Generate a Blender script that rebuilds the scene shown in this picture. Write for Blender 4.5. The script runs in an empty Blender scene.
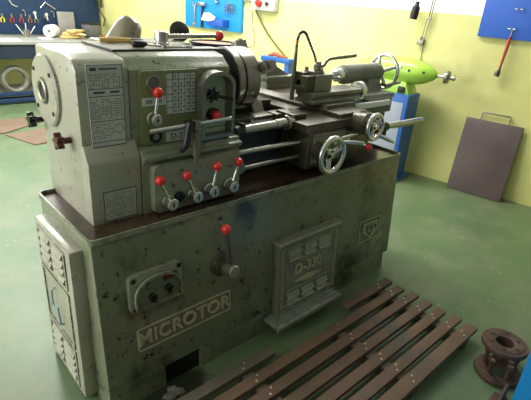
import bpy, bmesh, math, random
from mathutils import Matrix, Vector
random.seed(7)
sc = bpy.context.scene
COL = sc.collection
PI = math.pi
rad = math.radians

# ------------------------------------------------------------------ materials
def lin(c):
    return tuple(((x/255)/12.92 if x/255 <= .04045 else ((x/255+.055)/1.055)**2.4) for x in c)

def pmat(name, c, rough=.5, metal=0., var=.18, scale=6., spot=None, spot_amt=.5, spot_scale=30., spot2=None, spot2_amt=.5, spot2_scale=4., bump=0., bscale=40., coat=0., wear=None, wear_r=.010):
    """procedural paint / metal: base colour with noise variation, optional chips and optional larger stains"""
    m = bpy.data.materials.new(name); m.use_nodes = True
    nt = m.node_tree; N = nt.nodes; L = nt.links
    b = N['Principled BSDF']
    b.inputs['Roughness'].default_value = rough; b.inputs['Metallic'].default_value = metal
    if coat: b.inputs['Coat Weight'].default_value = coat; b.inputs['Coat Roughness'].default_value = .15
    tc = N.new('ShaderNodeTexCoord')
    col = lin(c)
    lo = tuple(x*(1-var) for x in col)+(1,); hi = tuple(min(1, x*(1+var)) for x in col)+(1,)
    nz = N.new('ShaderNodeTexNoise'); nz.inputs['Scale'].default_value = scale; nz.inputs['Detail'].default_value = 6
    L.new(tc.outputs['Object'], nz.inputs['Vector'])
    r = N.new('ShaderNodeValToRGB'); r.color_ramp.elements[0].position = .3; r.color_ramp.elements[1].position = .7
    r.color_ramp.elements[0].color = lo; r.color_ramp.elements[1].color = hi
    L.new(nz.outputs['Fac'], r.inputs['Fac'])
    out = r.outputs['Color']
    def layer(out, colr, amt, scl, soft, det):
        n2 = N.new('ShaderNodeTexNoise'); n2.inputs['Scale'].default_value = scl; n2.inputs['Detail'].default_value = det; n2.inputs['Roughness'].default_value = .8 if det < 7 else .65
        L.new(tc.outputs['Object'], n2.inputs['Vector'])
        r2 = N.new('ShaderNodeValToRGB'); e = r2.color_ramp.elements
        e[0].position = amt; e[1].position = min(1, amt+soft)
        e[0].color = (0, 0, 0, 1); e[1].color = (1, 1, 1, 1)
        L.new(n2.outputs['Fac'], r2.inputs['Fac'])
        mx = N.new('ShaderNodeMix'); mx.data_type = 'RGBA'
        L.new(r2.outputs['Color'], mx.inputs[0]); L.new(out, mx.inputs[6]); mx.inputs[7].default_value = lin(colr)+(1,)
        return mx.outputs[2]
    if spot2: out = layer(out, spot2, spot2_amt, spot2_scale, .12, 8)
    if spot: out = layer(out, spot, spot_amt, spot_scale, .05, 6)
    if wear:                                  # paint rubbed off along real edges of the part
        bv = N.new('ShaderNodeBevel'); bv.inputs['Radius'].default_value = wear_r; bv.samples = 6
        ge = N.new('ShaderNodeNewGeometry'); dt = N.new('ShaderNodeVectorMath'); dt.operation = 'DOT_PRODUCT'
        L.new(bv.outputs[0], dt.inputs[0]); L.new(ge.outputs['Normal'], dt.inputs[1])
        nw = N.new('ShaderNodeTexNoise'); nw.inputs['Scale'].default_value = 28; nw.inputs['Detail'].default_value = 6; nw.inputs['Roughness'].default_value = .75
        L.new(tc.outputs['Object'], nw.inputs['Vector'])
        m1 = N.new('ShaderNodeMapRange'); m1.inputs[1].default_value = 1.; m1.inputs[2].default_value = .88; L.new(dt.outputs['Value'], m1.inputs[0])
        mm = N.new('ShaderNodeMath'); mm.operation = 'MULTIPLY'; L.new(m1.outputs[0], mm.inputs[0])
        rw = N.new('ShaderNodeMapRange'); rw.inputs[1].default_value = .40; rw.inputs[2].default_value = .58; L.new(nw.outputs['Fac'], rw.inputs[0]); L.new(rw.outputs[0], mm.inputs[1])
        mx = N.new('ShaderNodeMix'); mx.data_type = 'RGBA'
        L.new(mm.outputs[0], mx.inputs[0]); L.new(out, mx.inputs[6]); mx.inputs[7].default_value = lin(wear)+(1,)
        out = mx.outputs[2]
    L.new(out, b.inputs['Base Color'])
    if bump:
        n3 = N.new('ShaderNodeTexNoise'); n3.inputs['Scale'].default_value = bscale; n3.inputs['Detail'].default_value = 4
        L.new(tc.outputs['Object'], n3.inputs['Vector'])
        bp = N.new('ShaderNodeBump'); bp.inputs['Strength'].default_value = bump; bp.inputs['Distance'].default_value = .004
        L.new(n3.outputs['Fac'], bp.inputs['Height']); L.new(bp.outputs['Normal'], b.inputs['Normal'])
    return m

M = {}
M['paint'] = pmat('machine_paint', (136,141,118), .30, 0, .14, 5, (44,42,32), .58, 30, (96,98,74), .55, 5, bump=.25, bscale=60, wear=(62,58,46), wear_r=.008)
M['paint_light'] = pmat('machine_paint_light', (166,166,148), .32, 0, .1, 4, (72,66,52), .595, 32, (138,138,116), .58, 5, bump=.2, bscale=60, wear=(84,78,64), wear_r=.008)
M['paint_dirty'] = pmat('machine_paint_oily', (114,118,94), .25, 0, .2, 3.5, (30,29,21), .585, 17, (58,59,40), .52, 2.6, bump=.35, bscale=50, wear=(150,148,128), wear_r=.008)
M['paint_olive'] = pmat('olive_panel_paint', (122,128,82), .4, 0, .12, 6, (60,60,36), .68, 30)
M['bed_paint'] = pmat('dark_teal_bed_paint', (66,80,82), .35, 0, .2, 5, (28,30,30), .62, 14)
M['dark_iron'] = pmat('dark_oily_iron', (82,77,65), .34, .35, .3, 8, (36,32,26), .58, 16, (104,88,66), .60, 5, wear=(168,160,140), wear_r=.006)
M['cast_grey'] = pmat('cast_grey', (126,128,114), .34, .25, .2, 7, (46,44,38), .60, 18, wear=(190,188,176), wear_r=.006)
M['steel'] = pmat('bright_steel', (190,188,180), .26, .9, .1, 10, (96,90,80), .68, 20)
M['way'] = pmat('way_reflection_white', (226,230,228), .5, .15, .06, 10)  # near-white base stands in for the window's reflection on bare metal
M['chrome'] = pmat('polished_chrome', (220,220,214), .24, 1., .06, 8)
M['dull_steel'] = pmat('dull_steel', (140,138,126), .36, .75, .15, 10, (70,66,56), .62, 18)
M['rust_tray'] = pmat('oily_rusty_tray', (72,56,42), .25, .1, .35, 6, (40,30,22), .55, 9)
M['black'] = pmat('black_rubber', (26,25,24), .45, 0, .2, 10)
M['black_gloss'] = pmat('black_bakelite', (18,17,17), .2, 0, .2, 10)
M['red'] = pmat('red_plastic', (222,44,40), .25, 0, .06, 6, coat=.4)
M['dark_red'] = pmat('dark_red_bakelite', (84,30,28), .3, 0, .2, 8)
M['plate_white'] = pmat('etched_plate', (196,202,192), .4, .15, .08, 9, (150,150,136), .66, 16)
M['plate_pale'] = pmat('etched_plate_pale', (176,186,168), .4, .15, .1, 9, (110,112,96), .66, 14)
M['ink'] = pmat('plate_ink', (62,68,64), .6, 0, .1, 10)
M['ink_soft'] = pmat('plate_ink_worn', (120,128,116), .6, 0, .15, 20)
M['bezel_green'] = pmat('pale_green_face', (168,190,158), .4, 0, .12, 8, (90,104,80), .64, 20)
M['pale_blue'] = pmat('pale_blue_wire', (120,160,176), .4, 0, .08, 10)
M['rag'] = pmat('oily_cloth', (110,106,94), .8, 0, .25, 30, (50,48,40), .58, 30, bump=.5, bscale=60)
M['letter'] = pmat('raised_letter_paint', (176,174,140), .4, 0, .12, 14, (100,98,70), .68, 16)
M['door_paint'] = pmat('worn_door_paint', (128,129,108), .28, .1, .15, 6, (48,46,34), .60, 18, wear=(176,174,160), wear_r=.012)  # base colour lightened to include the sheen of light on the door
M['chuck_steel'] = pmat('chuck_steel', (150,146,138), .28, .9, .1, 10, (90,84,76), .66, 20)
M['dark_hole'] = pmat('dark_oily_recess', (20,20,17), .3, 0, .3, 10, (90,88,76), .70, 40)
M['mat_grey'] = pmat('grey_sheet', (150,146,138), .45, .1, .14, 5, (104,98,90), .64, 12)
M['wood_slat'] = pmat('dirty_wood', (104,80,62), .6, 0, .25, 5, (54,44,34), .62, 14, (84,78,70), .58, 3, bump=.4, bscale=30)
M['wood_grey'] = pmat('greyed_wood', (98,90,76), .6, 0, .25, 6, (48,42,34), .60, 12, bump=.4, bscale=30)
M['nail'] = pmat('nail_head', (196,196,188), .35, .6, .1, 10)
M['rust'] = pmat('rusty_iron', (86,66,54), .6, .3, .3, 12, (50,36,30), .58, 22, (106,74,58), .60, 6, bump=.4, bscale=70)
M['blue'] = pmat('blue_paint', (28,92,172), .4, 0, .1, 3, (20,60,120), .70, 14)
M['blue_bright'] = pmat('bright_blue_board', (22,140,214), .5, 0, .07, 3, (16,96,170), .72, 12)
M['blue_board'] = pmat('blue_board', (30,84,176), .5, 0, .08, 3, (24,70,150), .72, 12)
M['blue_dark'] = pmat('dark_blue_board', (24,52,86), .5, 0, .2, 3, (18,34,58), .66, 8)
M['bench_top'] = pmat('worn_bench_top', (150,152,144), .5, 0, .15, 3, (92,92,84), .64, 7)
M['bench_dark'] = pmat('bench_dark_apron', (34,48,64), .5, 0, .15, 4)
M['green'] = pmat('lime_green_paint', (158,200,72), .32, 0, .08, 4, (104,140,40), .72, 16, coat=.2)
M['grey_panel'] = pmat('pale_grey_panel', (150,158,172), .45, 0, .06, 4)
M['plate_iron'] = pmat('brown_grey_plate', (98,84,84), .5, .15, .15, 3, (66,56,56), .62, 9, (120,92,88), .62, 2.5)
M['white'] = pmat('white_plastic', (220,218,210), .45, 0, .05, 5)
M['paper'] = pmat('paper_white', (240,240,236), .7, 0, .05, 5)
M['box_grey'] = pmat('grey_enclosure', (186,186,180), .5, 0, .06, 5)
M['glove'] = pmat('yellow_leather', (212,182,120), .7, 0, .3, 22, (150,104,52), .60, 20, bump=.5, bscale=40)
M['smoke_glass'] = pmat('smoky_plastic', (104,106,104), .25, 0, .2, 10, (160,160,156), .64, 14)
M['tin'] = pmat('dented_tin', (150,142,124), .32, .75, .25, 6, (96,84,64), .60, 8)
M['wood_pale'] = pmat('pale_wood_handle', (214,180,106), .5, 0, .12, 10)
M['brown_pan'] = pmat('brown_wood', (150,104,52), .5, 0, .2, 10)
M['cardboard'] = pmat('brown_board', (112,92,72), .7, 0, .15, 4, (104,78,56), .66, 10)
M['yellow_grip'] = pmat('yellow_grip', (220,204,40), .45, 0, .05, 5)
M['red_grip'] = pmat('red_grip', (170,56,50), .5, 0, .12, 8)
M['orange'] = pmat('orange_red_plastic', (222,80,46), .4, 0, .08, 8)
M['cable_brown'] = pmat('brown_cable', (92,84,40), .5, 0, .1, 8)
M['hose_blue'] = pmat('hose_blue', (50,76,92), .4, 0, .1, 10)
M['hose_orange'] = pmat('hose_orange', (196,110,44), .4, 0, .1, 10)
M['cream'] = pmat('white_frame_paint', (224,226,222), .5, 0, .04, 3)

def wall_material():
    m = bpy.data.materials.new('two_tone_wall_paint'); m.use_nodes = True
    nt = m.node_tree; N = nt.nodes; L = nt.links; b = N['Principled BSDF']
    b.inputs['Roughness'].default_value = .55
    g = N.new('ShaderNodeNewGeometry'); sp = N.new('ShaderNodeSeparateXYZ'); L.new(g.outputs['Position'], sp.inputs[0])
    gt = N.new('ShaderNodeMath'); gt.operation = 'GREATER_THAN'; gt.inputs[1].default_value = 1.62; L.new(sp.outputs['Z'], gt.inputs[0])
    nz = N.new('ShaderNodeTexNoise'); nz.inputs['Scale'].default_value = 1.6; nz.inputs['Detail'].default_value = 7
    L.new(g.outputs['Position'], nz.inputs['Vector'])
    r = N.new('ShaderNodeValToRGB'); e = r.color_ramp.elements
    e[0].position = .32; e[1].position = .66; e[0].color = lin((206,205,126))+(1,); e[1].color = lin((224,222,150))+(1,)
    L.new(nz.outputs['Fac'], r.inputs['Fac'])
    # grinding-dust stain beside the polishing spindle
    ds = N.new('ShaderNodeVectorMath'); ds.operation = 'DISTANCE'; ds.inputs[1].default_value = (4.40, 1.93, 1.05); L.new(g.outputs['Position'], ds.inputs[0])
    mr = N.new('ShaderNodeMapRange'); mr.inputs[1].default_value = .8; mr.inputs[2].default_value = -.35; L.new(ds.outputs['Value'], mr.inputs[0])
    n2 = N.new('ShaderNodeTexNoise'); n2.inputs['Scale'].default_value = 5; n2.inputs['Detail'].default_value = 6; L.new(g.outputs['Position'], n2.inputs['Vector'])
    mu = N.new('ShaderNodeMath'); mu.operation = 'MULTIPLY'; L.new(mr.outputs[0], mu.inputs[0]); L.new(n2.outputs['Fac'], mu.inputs[1])
    m1 = N.new('ShaderNodeMix'); m1.data_type = 'RGBA'; L.new(mu.outputs[0], m1.inputs[0]); L.new(r.outputs['Color'], m1.inputs[6]); m1.inputs[7].default_value = lin((120,112,72))+(1,)
    m2 = N.new('ShaderNodeMix'); m2.data_type = 'RGBA'; L.new(gt.outputs[0], m2.inputs[0]); L.new(m1.outputs[2], m2.inputs[6]); m2.inputs[7].default_value = lin((236,234,232))+(1,)
    L.new(m2.outputs[2], b.inputs['Base Color'])
    return m
M['wall'] = wall_material()

def floor_material():
    m = bpy.data.materials.new('green_floor_paint'); m.use_nodes = True
    nt = m.node_tree; N = nt.nodes; L = nt.links; b = N['Principled BSDF']
    g = N.new('ShaderNodeNewGeometry')
    nz = N.new('ShaderNodeTexNoise'); nz.inputs['Scale'].default_value = 1.3; nz.inputs['Detail'].default_value = 9; nz.inputs['Roughness'].default_value = .6
    L.new(g.outputs['Position'], nz.inputs['Vector'])
    r = N.new('ShaderNodeValToRGB'); e = r.color_ramp.elements
    e[0].position = .34; e[1].position = .66; e[0].color = lin((80,106,71))+(1,); e[1].color = lin((98,118,84))+(1,)
    L.new(nz.outputs['Fac'], r.inputs['Fac'])
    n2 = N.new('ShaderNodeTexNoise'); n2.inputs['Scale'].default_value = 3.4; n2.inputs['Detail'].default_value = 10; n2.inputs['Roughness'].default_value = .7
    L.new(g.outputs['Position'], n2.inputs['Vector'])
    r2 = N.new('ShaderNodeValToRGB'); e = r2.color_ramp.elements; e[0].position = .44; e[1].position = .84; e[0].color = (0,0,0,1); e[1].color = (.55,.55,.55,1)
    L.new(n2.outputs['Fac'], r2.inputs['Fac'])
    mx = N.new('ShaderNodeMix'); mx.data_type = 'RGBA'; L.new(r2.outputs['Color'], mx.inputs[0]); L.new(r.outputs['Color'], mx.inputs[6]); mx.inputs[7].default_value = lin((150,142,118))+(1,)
    # small pale chips of swarf and paint
    n3 = N.new('ShaderNodeTexVoronoi'); n3.inputs['Scale'].default_value = 9; L.new(g.outputs['Position'], n3.inputs['Vector'])
    lt = N.new('ShaderNodeMath'); lt.operation = 'LESS_THAN'; lt.inputs[1].default_value = .05; L.new(n3.outputs['Distance'], lt.inputs[0])
    m3 = N.new('ShaderNodeMix'); m3.data_type = 'RGBA'; L.new(lt.outputs[0], m3.inputs[0]); L.new(mx.outputs[2], m3.inputs[6]); m3.inputs[7].default_value = lin((160,168,140))+(1,)
    # black oil that has run out of the cabinet onto the floor
    ds = N.new('ShaderNodeVectorMath'); ds.operation = 'DISTANCE'; ds.inputs[1].default_value = (.78, 1.27, 0); L.new(g.outputs['Position'], ds.inputs[0])
    n5 = N.new('ShaderNodeTexNoise'); n5.inputs['Scale'].default_value = 9; n5.inputs['Detail'].default_value = 8; L.new(g.outputs['Position'], n5.inputs['Vector'])
    ad = N.new('ShaderNodeMath'); ad.operation = 'MULTIPLY_ADD'; ad.inputs[1].default_value = .34; L.new(n5.outputs['Fac'], ad.inputs[0]); L.new(ds.outputs['Value'], ad.inputs[2])
    m5 = N.new('ShaderNodeMapRange'); m5.inputs[1].default_value = .36; m5.inputs[2].default_value = .28; m5.inputs[4].default_value = .9; L.new(ad.outputs[0], m5.inputs[0])
    m6 = N.new('ShaderNodeMix'); m6.data_type = 'RGBA'; L.new(m5.outputs[0], m6.inputs[0]); L.new(m3.outputs[2], m6.inputs[6]); m6.inputs[7].default_value = lin((30,32,22))+(1,)
    L.new(m6.outputs[2], b.inputs['Base Color'])
    r4 = N.new('ShaderNodeMapRange'); r4.inputs[3].default_value = .34; r4.inputs[4].default_value = .50; L.new(n2.outputs['Fac'], r4.inputs[0])
    L.new(r4.outputs[0], b.inputs['Roughness'])
    return m
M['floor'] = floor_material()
M['ceiling'] = pmat('white_ceiling', (232,232,228), .8, 0, .03, 2)

# ------------------------------------------------------------------ mesh builder
class MB:
    def __init__(s, xf=None):
        s.V = []; s.F = []; s.I = []; s.xf = xf or Matrix(); s.mi = 0
    def put(s, b, local=None):
        bmesh.ops.recalc_face_normals(b, faces=b.faces[:])
        T = s.xf @ local if local is not None else s.xf
        flip = T.determinant() < 0
        b.verts.index_update(); n = len(s.V)
        s.V += [T @ v.co for v in b.verts]
        for f in b.faces:
            ids = [n+v.index for v in f.verts]
            s.F.append(ids[::-1] if flip else ids); s.I.append(s.mi)
        b.free(); return s
    def box(s, x0, x1, y0, y1, z0, z1, bev=0, seg=2, rot=None):
        b = bmesh.new()
        bmesh.ops.create_cube(b, size=1, matrix=Matrix.Diagonal((abs(x1-x0), abs(y1-y0), abs(z1-z0), 1)))
        if bev: bmesh.ops.bevel(b, geom=b.edges[:], offset=bev, segments=seg, affect='EDGES', profile=.6)
        T = Matrix.Translation(((x0+x1)/2, (y0+y1)/2, (z0+z1)/2))
        if rot is not None: T = T @ rot
        return s.put(b, T)
    def rev(s, p, axis, prof, n=24, cap=True):
        """surface of revolution: prof = [(distance along axis, radius)...]"""
        a = Vector(axis).normalized(); q = a.to_track_quat('Z', 'Y').to_matrix().to_4x4()
        b = bmesh.new(); rings = []
        for t, r in prof:
            if r <= 1e-6: rings.append([b.verts.new((0, 0, t))])
            else: rings.append([b.verts.new((r*math.cos(2*PI*k/n), r*math.sin(2*PI*k/n), t)) for k in range(n)])
        for A, B in zip(rings, rings[1:]):
            for k in range(n):
                k2 = (k+1) % n
                if len(A) == 1 and len(B) == 1: continue
                if len(A) == 1: b.faces.new((A[0], B[k], B[k2]))
                elif len(B) == 1: b.faces.new((A[k], A[k2], B[0]))
                else: b.faces.new((A[k], A[k2], B[k2], B[k]))
        if cap:
            for R in (rings[0], rings[-1]):
                if len(R) > 1: b.faces.new(R)
        return s.put(b, Matrix.Translation(p) @ q)
    def cyl(s, p0, p1, r0, r1=None, n=20, ch=0):
        p0 = Vector(p0); p1 = Vector(p1); r1 = r0 if r1 is None else r1; L = (p1-p0).length
        pr = [(0, r0), (L, r1)] if not ch else [(0, r0-ch), (ch, r0), (L-ch, r1), (L, r1-ch)]
        return s.rev(p0, p1-p0, pr, n)
    def ball(s, c, r, n=16, sx=1, sy=1, sz=1):
        b = bmesh.new(); bmesh.ops.create_uvsphere(b, u_segments=n, v_segments=max(6, n//2), radius=r)
        return s.put(b, Matrix.Translation(c) @ Matrix.Diagonal((sx, sy, sz, 1)))
    def torus(s, c, axis, R, r, n=36, k=10, sq=1.):
        q = Vector(axis).normalized().to_track_quat('Z', 'Y').to_matrix().to_4x4()
        b = bmesh.new(); g = []
        for i in range(n):
            a = 2*PI*i/n
            g.append([b.verts.new(((R+r*math.cos(2*PI*j/k))*math.cos(a), (R+r*math.cos(2*PI*j/k))*math.sin(a), sq*r*math.sin(2*PI*j/k))) for j in range(k)])
        for i in range(n):
            for j in range(k):
                b.faces.new((g[i][j], g[(i+1) % n][j], g[(i+1) % n][(j+1) % k], g[i][(j+1) % k]))
        return s.put(b, Matrix.Translation(c) @ q)
    def tube(s, pts, r, n=8, cap=True):
        P = [Vector(p) for p in pts]; R = r if isinstance(r, (list, tuple)) else [r]*len(P)
        b = bmesh.new(); rings = []; up = None
        for i, p in enumerate(P):
            t = (P[min(i+1, len(P)-1)]-P[max(i-1, 0)]).normalized()
            if up is None: up = t.orthogonal().normalized()
            up = (up-t*up.dot(t)).normalized(); w = t.cross(up)
            rings.append([b.verts.new(p+R[i]*(up*math.cos(2*PI*k/n)+w*math.sin(2*PI*k/n))) for k in range(n)])
        for A, B in zip(rings, rings[1:]):
            for k in range(n): b.faces.new((A[k], A[(k+1) % n], B[(k+1) % n], B[k]))
        if cap: b.faces.new(rings[0]); b.faces.new(rings[-1])
        return s.put(b)
    def prism(s, poly, axis, a0, a1, bev=0, seg=2):
        """2-D outline extruded along 'x' (poly = y,z), 'y' (poly = x,z) or 'z' (poly = x,y)"""
        b = bmesh.new()
        f3 = {'x': lambda u, v, w: (w, u, v), 'y': lambda u, v, w: (u, w, v), 'z': lambda u, v, w: (u, v, w)}[axis]
        A = [b.verts.new(f3(u, v, a0)) for u, v in poly]; B = [b.verts.new(f3(u, v, a1)) for u, v in poly]
        n = len(poly)
        for k in range(n): b.faces.new((A[k], A[(k+1) % n], B[(k+1) % n], B[k]))
        b.faces.new(A); b.faces.new(B)
        if bev: bmesh.ops.recalc_face_normals(b, faces=b.faces[:]); bmesh.ops.bevel(b, geom=b.edges[:], offset=bev, segments=seg, affect='EDGES', profile=.6, clamp_overlap=True)
        return s.put(b)
    def ring(s, outer, inner, axis, a0, a1):
        """frame between two outlines with the same number of points"""
        b = bmesh.new()
        f3 = {'x': lambda u, v, w: (w, u, v), 'y': lambda u, v, w: (u, w, v), 'z': lambda u, v, w: (u, v, w)}[axis]
        q = [[b.verts.new(f3(u, v, w)) for u, v in P] for P, w in ((outer, a0), (outer, a1), (inner, a1), (inner, a0))]
        n = len(outer)
        for i in range(4):
            A = q[i]; B = q[(i+1) % 4]
            for k in range(n): b.faces.new((A[k], A[(k+1) % n], B[(k+1) % n], B[k]))
        return s.put(b)
    def text(s, t, size, mat, ext=.003, bold=0., align='CENTER'):
        cu = bpy.data.curves.new('lettering', 'FONT'); cu.body = t; cu.size = size; cu.extrude = ext; cu.offset = bold
        cu.align_x = align; cu.align_y = 'CENTER'; cu.resolution_u = 3
        o = bpy.data.objects.new('lettering', cu); COL.objects.link(o)
        dg = bpy.context.evaluated_depsgraph_get(); me = bpy.data.meshes.new_from_object(o.evaluated_get(dg))
        b = bmesh.new(); b.from_mesh(me); s.put(b, mat)
        bpy.data.objects.remove(o); bpy.data.curves.remove(cu); bpy.data.meshes.remove(me)
        return s

ORG = {}
def obj(name, mb, mats, parent=None, stuff=False, smooth=True, ang=38):
    mats = mats if isinstance(mats, (list, tuple)) else [mats]
    if parent is not None: org = ORG[parent]
    else:
        xs = [v.x for v in mb.V]; ys = [v.y for v in mb.V]; zs = [v.z for v in mb.V]
        org = Vector(((min(xs)+max(xs))/2, (min(ys)+max(ys))/2, min(zs)))
    me = bpy.data.meshes.new(name)
    me.from_pydata([v-org for v in mb.V], [], mb.F)
    for m in mats: me.materials.append(M[m] if isinstance(m, str) else m)
    me.polygons.foreach_set('material_index', mb.I)
    if smooth:
        me.polygons.foreach_set('use_smooth', [True]*len(me.polygons)); me.set_sharp_from_angle(angle=rad(ang))
    me.update()
    o = bpy.data.objects.new(name, me); COL.objects.link(o); ORG[o] = org
    if parent is not None: o.parent = parent
    else: o.location = org
    if stuff: o['kind'] = 'stuff'
    return o
def thing(name, loc, label, cat, group=None):
    o = bpy.data.objects.new(name, None); COL.objects.link(o); o.location = loc; o.empty_display_size = .1
    ORG[o] = Vector(loc); o['label'] = label; o['category'] = cat
    if group: o['group'] = group
    return o
def tag(o, label, cat, group=None):
    o['label'] = label; o['category'] = cat
    if group: o['group'] = group
    return o
def struct(name, mb, mats):
    o = obj(name, mb, mats, smooth=False); o['kind'] = 'structure'; return o
def copy_tree(o, parent=None):
    c = o.copy(); COL.objects.link(c); ORG[c] = ORG[o]
    if parent is not None: c.parent = parent
    for ch in [x for x in list(bpy.data.objects) if x.parent == o]: copy_tree(ch, c)
    return c
def rrect(x0, x1, y0, y1, r, n=5):
    P = []
    for cx, cy, a0 in ((x1-r, y1-r, 0), (x0+r, y1-r, 90), (x0+r, y0+r, 180), (x1-r, y0+r, 270)):
        for k in range(n+1):
            a = rad(a0+90*k/n); P.append((cx+r*math.cos(a), cy+r*math.sin(a)))
    return P
def circ2(cx, cy, r, n=24):
    return [(cx+r*math.cos(2*PI*k/n), cy+r*math.sin(2*PI*k/n)) for k in range(n)]
FRONT = Matrix.Rotation(PI/2, 4, 'X')          # text plane turned to face -Y

# ------------------------------------------------------------------ the room
# the yellow wall beside the tailstock runs along WD; WN points into it
WO = Vector((4.369, 2.243, 0)); WD = Vector((-.159, .987, 0)); WN = Vector((.987, .159, 0))
def wall_frame(t, off, z):
    """frame on the yellow wall: x along the wall to the viewer's right, y into the wall, z up"""
    p = WO + WD*t - WN*off + Vector((0, 0, z))
    m = Matrix(((-WD.x, WN.x, 0, p.x), (-WD.y, WN.y, 0, p.y), (0, 0, 1, p.z), (0, 0, 0, 1)))
    return m
def wp(t, off, z): return WO + WD*t - WN*off + Vector((0, 0, z))

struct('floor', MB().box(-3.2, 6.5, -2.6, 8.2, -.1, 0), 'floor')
struct('wall_right', MB(wall_frame(0, 0, 0)).box(-5.79, 5.2, 0, .12, 0, 3.2), 'wall')
wb_ = MB().box(-3.2, 3.55, 7.95, 8.07, 0, 2.12).box(-3.2, 3.55, 7.95, 8.07, 3.02, 3.2).box(-3.2, -1.4, 7.95, 8.07, 2.12, 3.02).box(3.2, 3.55, 7.95, 8.07, 2.12, 3.02)
struct('wall_back', wb_, 'wall')
wf = MB().box(-1.4, 3.2, 7.99, 8.03, 2.12, 2.17).box(-1.4, 3.2, 7.99, 8.03, 2.97, 3.02)
for x in (-1.4, -.26, .88, 2.02, 3.15): wf.box(x, x+.05, 7.99, 8.03, 2.12, 3.02)
struct('added_glare_window', wf, 'cream')  # unseen clerestory, added so that its light glares on the floor
struct('ceiling', MB().box(-3.2, 6.5, -2.6, 8.2, 3.2, 3.3), 'ceiling')
# left wall with a wide window that lights the shop from the side
wl = MB()
wl.box(-3.2, -3.08, -2.6, 1.0, 0, 3.2).box(-3.2, -3.08, 6.4, 7.95, 0, 3.2).box(-3.2, -3.08, 1.0, 6.4, 0, 1.0).box(-3.2, -3.08, 1.0, 6.4, 2.7, 3.2)
struct('wall_left', wl, 'wall')
wf = MB()
for y in (1.0, 2.35, 3.7, 5.05, 6.35): wf.box(-3.17, -3.11, y, y+.05, 1.0, 2.7)
wf.box(-3.17, -3.11, 1.0, 6.4, 1.0, 1.05).box(-3.17, -3.11, 1.0, 6.4, 2.65, 2.7)
struct('window_1', wf, 'cream')

# ------------------------------------------------------------------ the lathe
LX = thing('lathe', (1.5, 1.62, 0), 'big grey-green workshop lathe with red-knobbed levers on an oily cabinet base', 'lathe')
H = .79
def fy(z): return 1.322+.062*z/.79          # sloping front of the cabinet
SL = math.atan(.062/.79)
def FR(x, z, off=0.):                         # frame lying on the cabinet front
    return Matrix.Translation((x, fy(z)-off, z)) @ Matrix.Rotation(-SL, 4, 'X')
# cabinet
cab = MB()
def cabprof(z0, z1, yb): return [(fy(z0), z0), (fy(z1), z1), (yb, z1), (yb, z0)]
cab.prism(cabprof(.10, .772, 1.905), 'x', .504, 2.49, .014)
cab.prism(cabprof(0, .11, 1.90), 'x', .505, .758).prism(cabprof(0, .11, 1.90), 'x', .942, 2.43).prism([(1.42, 0), (1.42, .11), (1.9, .11), (1.9, 0)], 'x', .758, .942)
cabinet = obj('cabinet', cab, 'paint_dirty', LX)
obj('chip_opening', MB().box(.752, .948, fy(.03)+.012, fy(.03)+.05, .001, .105), 'dark_hole', cabinet)
# black spill below the opening
# chip tray with raised rim
tr = MB()
tr.ring(rrect(.498, 2.497, 1.377, 1.915, .028), rrect(.506, 2.489, 1.385, 1.907, .022), 'z', .768, H)
tr.mi = 1
tr.prism(rrect(.504, 2.491, 1.383, 1.909, .022), 'z', .766, .7745)
obj('chip_tray', tr, ['paint', 'rust_tray'], LX)
# ledge inside the tray that the headstock stands on
obj('headstock_foot', MB().box(.585, 1.30, 1.52, 1.88, .770, .782, .003), 'dark_iron', LX)
# side cover with louvres
sv = MB()
sv.box(.452, .52, 1.455, 1.835, .012, .722, .012)
for ya, yb, za, zb in ((1.50, 1.80, .535, .70), (1.50, 1.80, .25, .515), (1.50, 1.80, .045, .235)):
    sv.ring([(ya, za), (yb, za), (yb, zb), (ya, zb)], [(ya+.012, za+.012), (yb-.012, za+.012), (yb-.012, zb-.012), (ya+.012, zb-.012)], 'x', .447, .456)
for zt, n in ((.685, 4), (.205, 4)):
    for (y0, y1) in ((1.668, 1.775), (1.528, 1.635)):
        for k in range(n):
            z = zt-k*.036
            sv.mi = 0; sv.prism([(.441, z-.024), (.453, z-.026), (.453, z)], 'y', y0, y1); sv.mi = 1; sv.box(.4505, .4535, y0, y1, z-.034, z-.0255)
side = obj('side_cover', sv, ['paint_light', 'black'], LX)
obj('handle', MB().tube([(.452, 1.668, .46), (.436, 1.668, .45), (.436, 1.672, .375), (.436, 1.612, .395), (.440, 1.616, .31), (.452, 1.618, .30)], .0038, 6), 'pale_blue', side)['label'] = 'thin bluish wire handle'
# --- headstock
hs = MB()
hs.prism([(1.552, 1.03), (1.552, 1.338), (1.578, 1.372), (1.66, 1.385), (1.945, 1.385), (1.955, .765), (1.56, .765)], 'x', .572, .765, .014)
hs.prism([(1.510, .766), (1.510, 1.018), (1.548, 1.078), (1.60, 1.078), (1.60, .766)], 'x', .5725, .7775, .009)
endc = obj('end_cover', hs, 'paint_light', LX)
dk = MB().rev((.574, 1.845, 1.222), (-1, 0, 0), [(0, .137), (.012, .137), (.018, .130), (.018, .052), (.004, .046), (.004, 0)], 48)
dk.mi = 1
for a in (40, 140, 220, 320): dk.cyl((.558, 1.845+.112*math.cos(rad(a)), 1.222+.112*math.sin(rad(a))), (.552, 1.845+.112*math.cos(rad(a)), 1.222+.112*math.sin(rad(a))), .008, n=10)
spc = obj('spindle_cover', dk, ['paint_light', 'black'], LX)
sb = MB().torus((.556, 1.845, 1.222), (1, 0, 0), .040, .010, 28, 8); sb.mi = 1; sb.cyl((.570, 1.845, 1.222), (.5545, 1.845, 1.222), .034)
obj('spindle_bore', sb, ['dull_steel', 'black'], spc)
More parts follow.
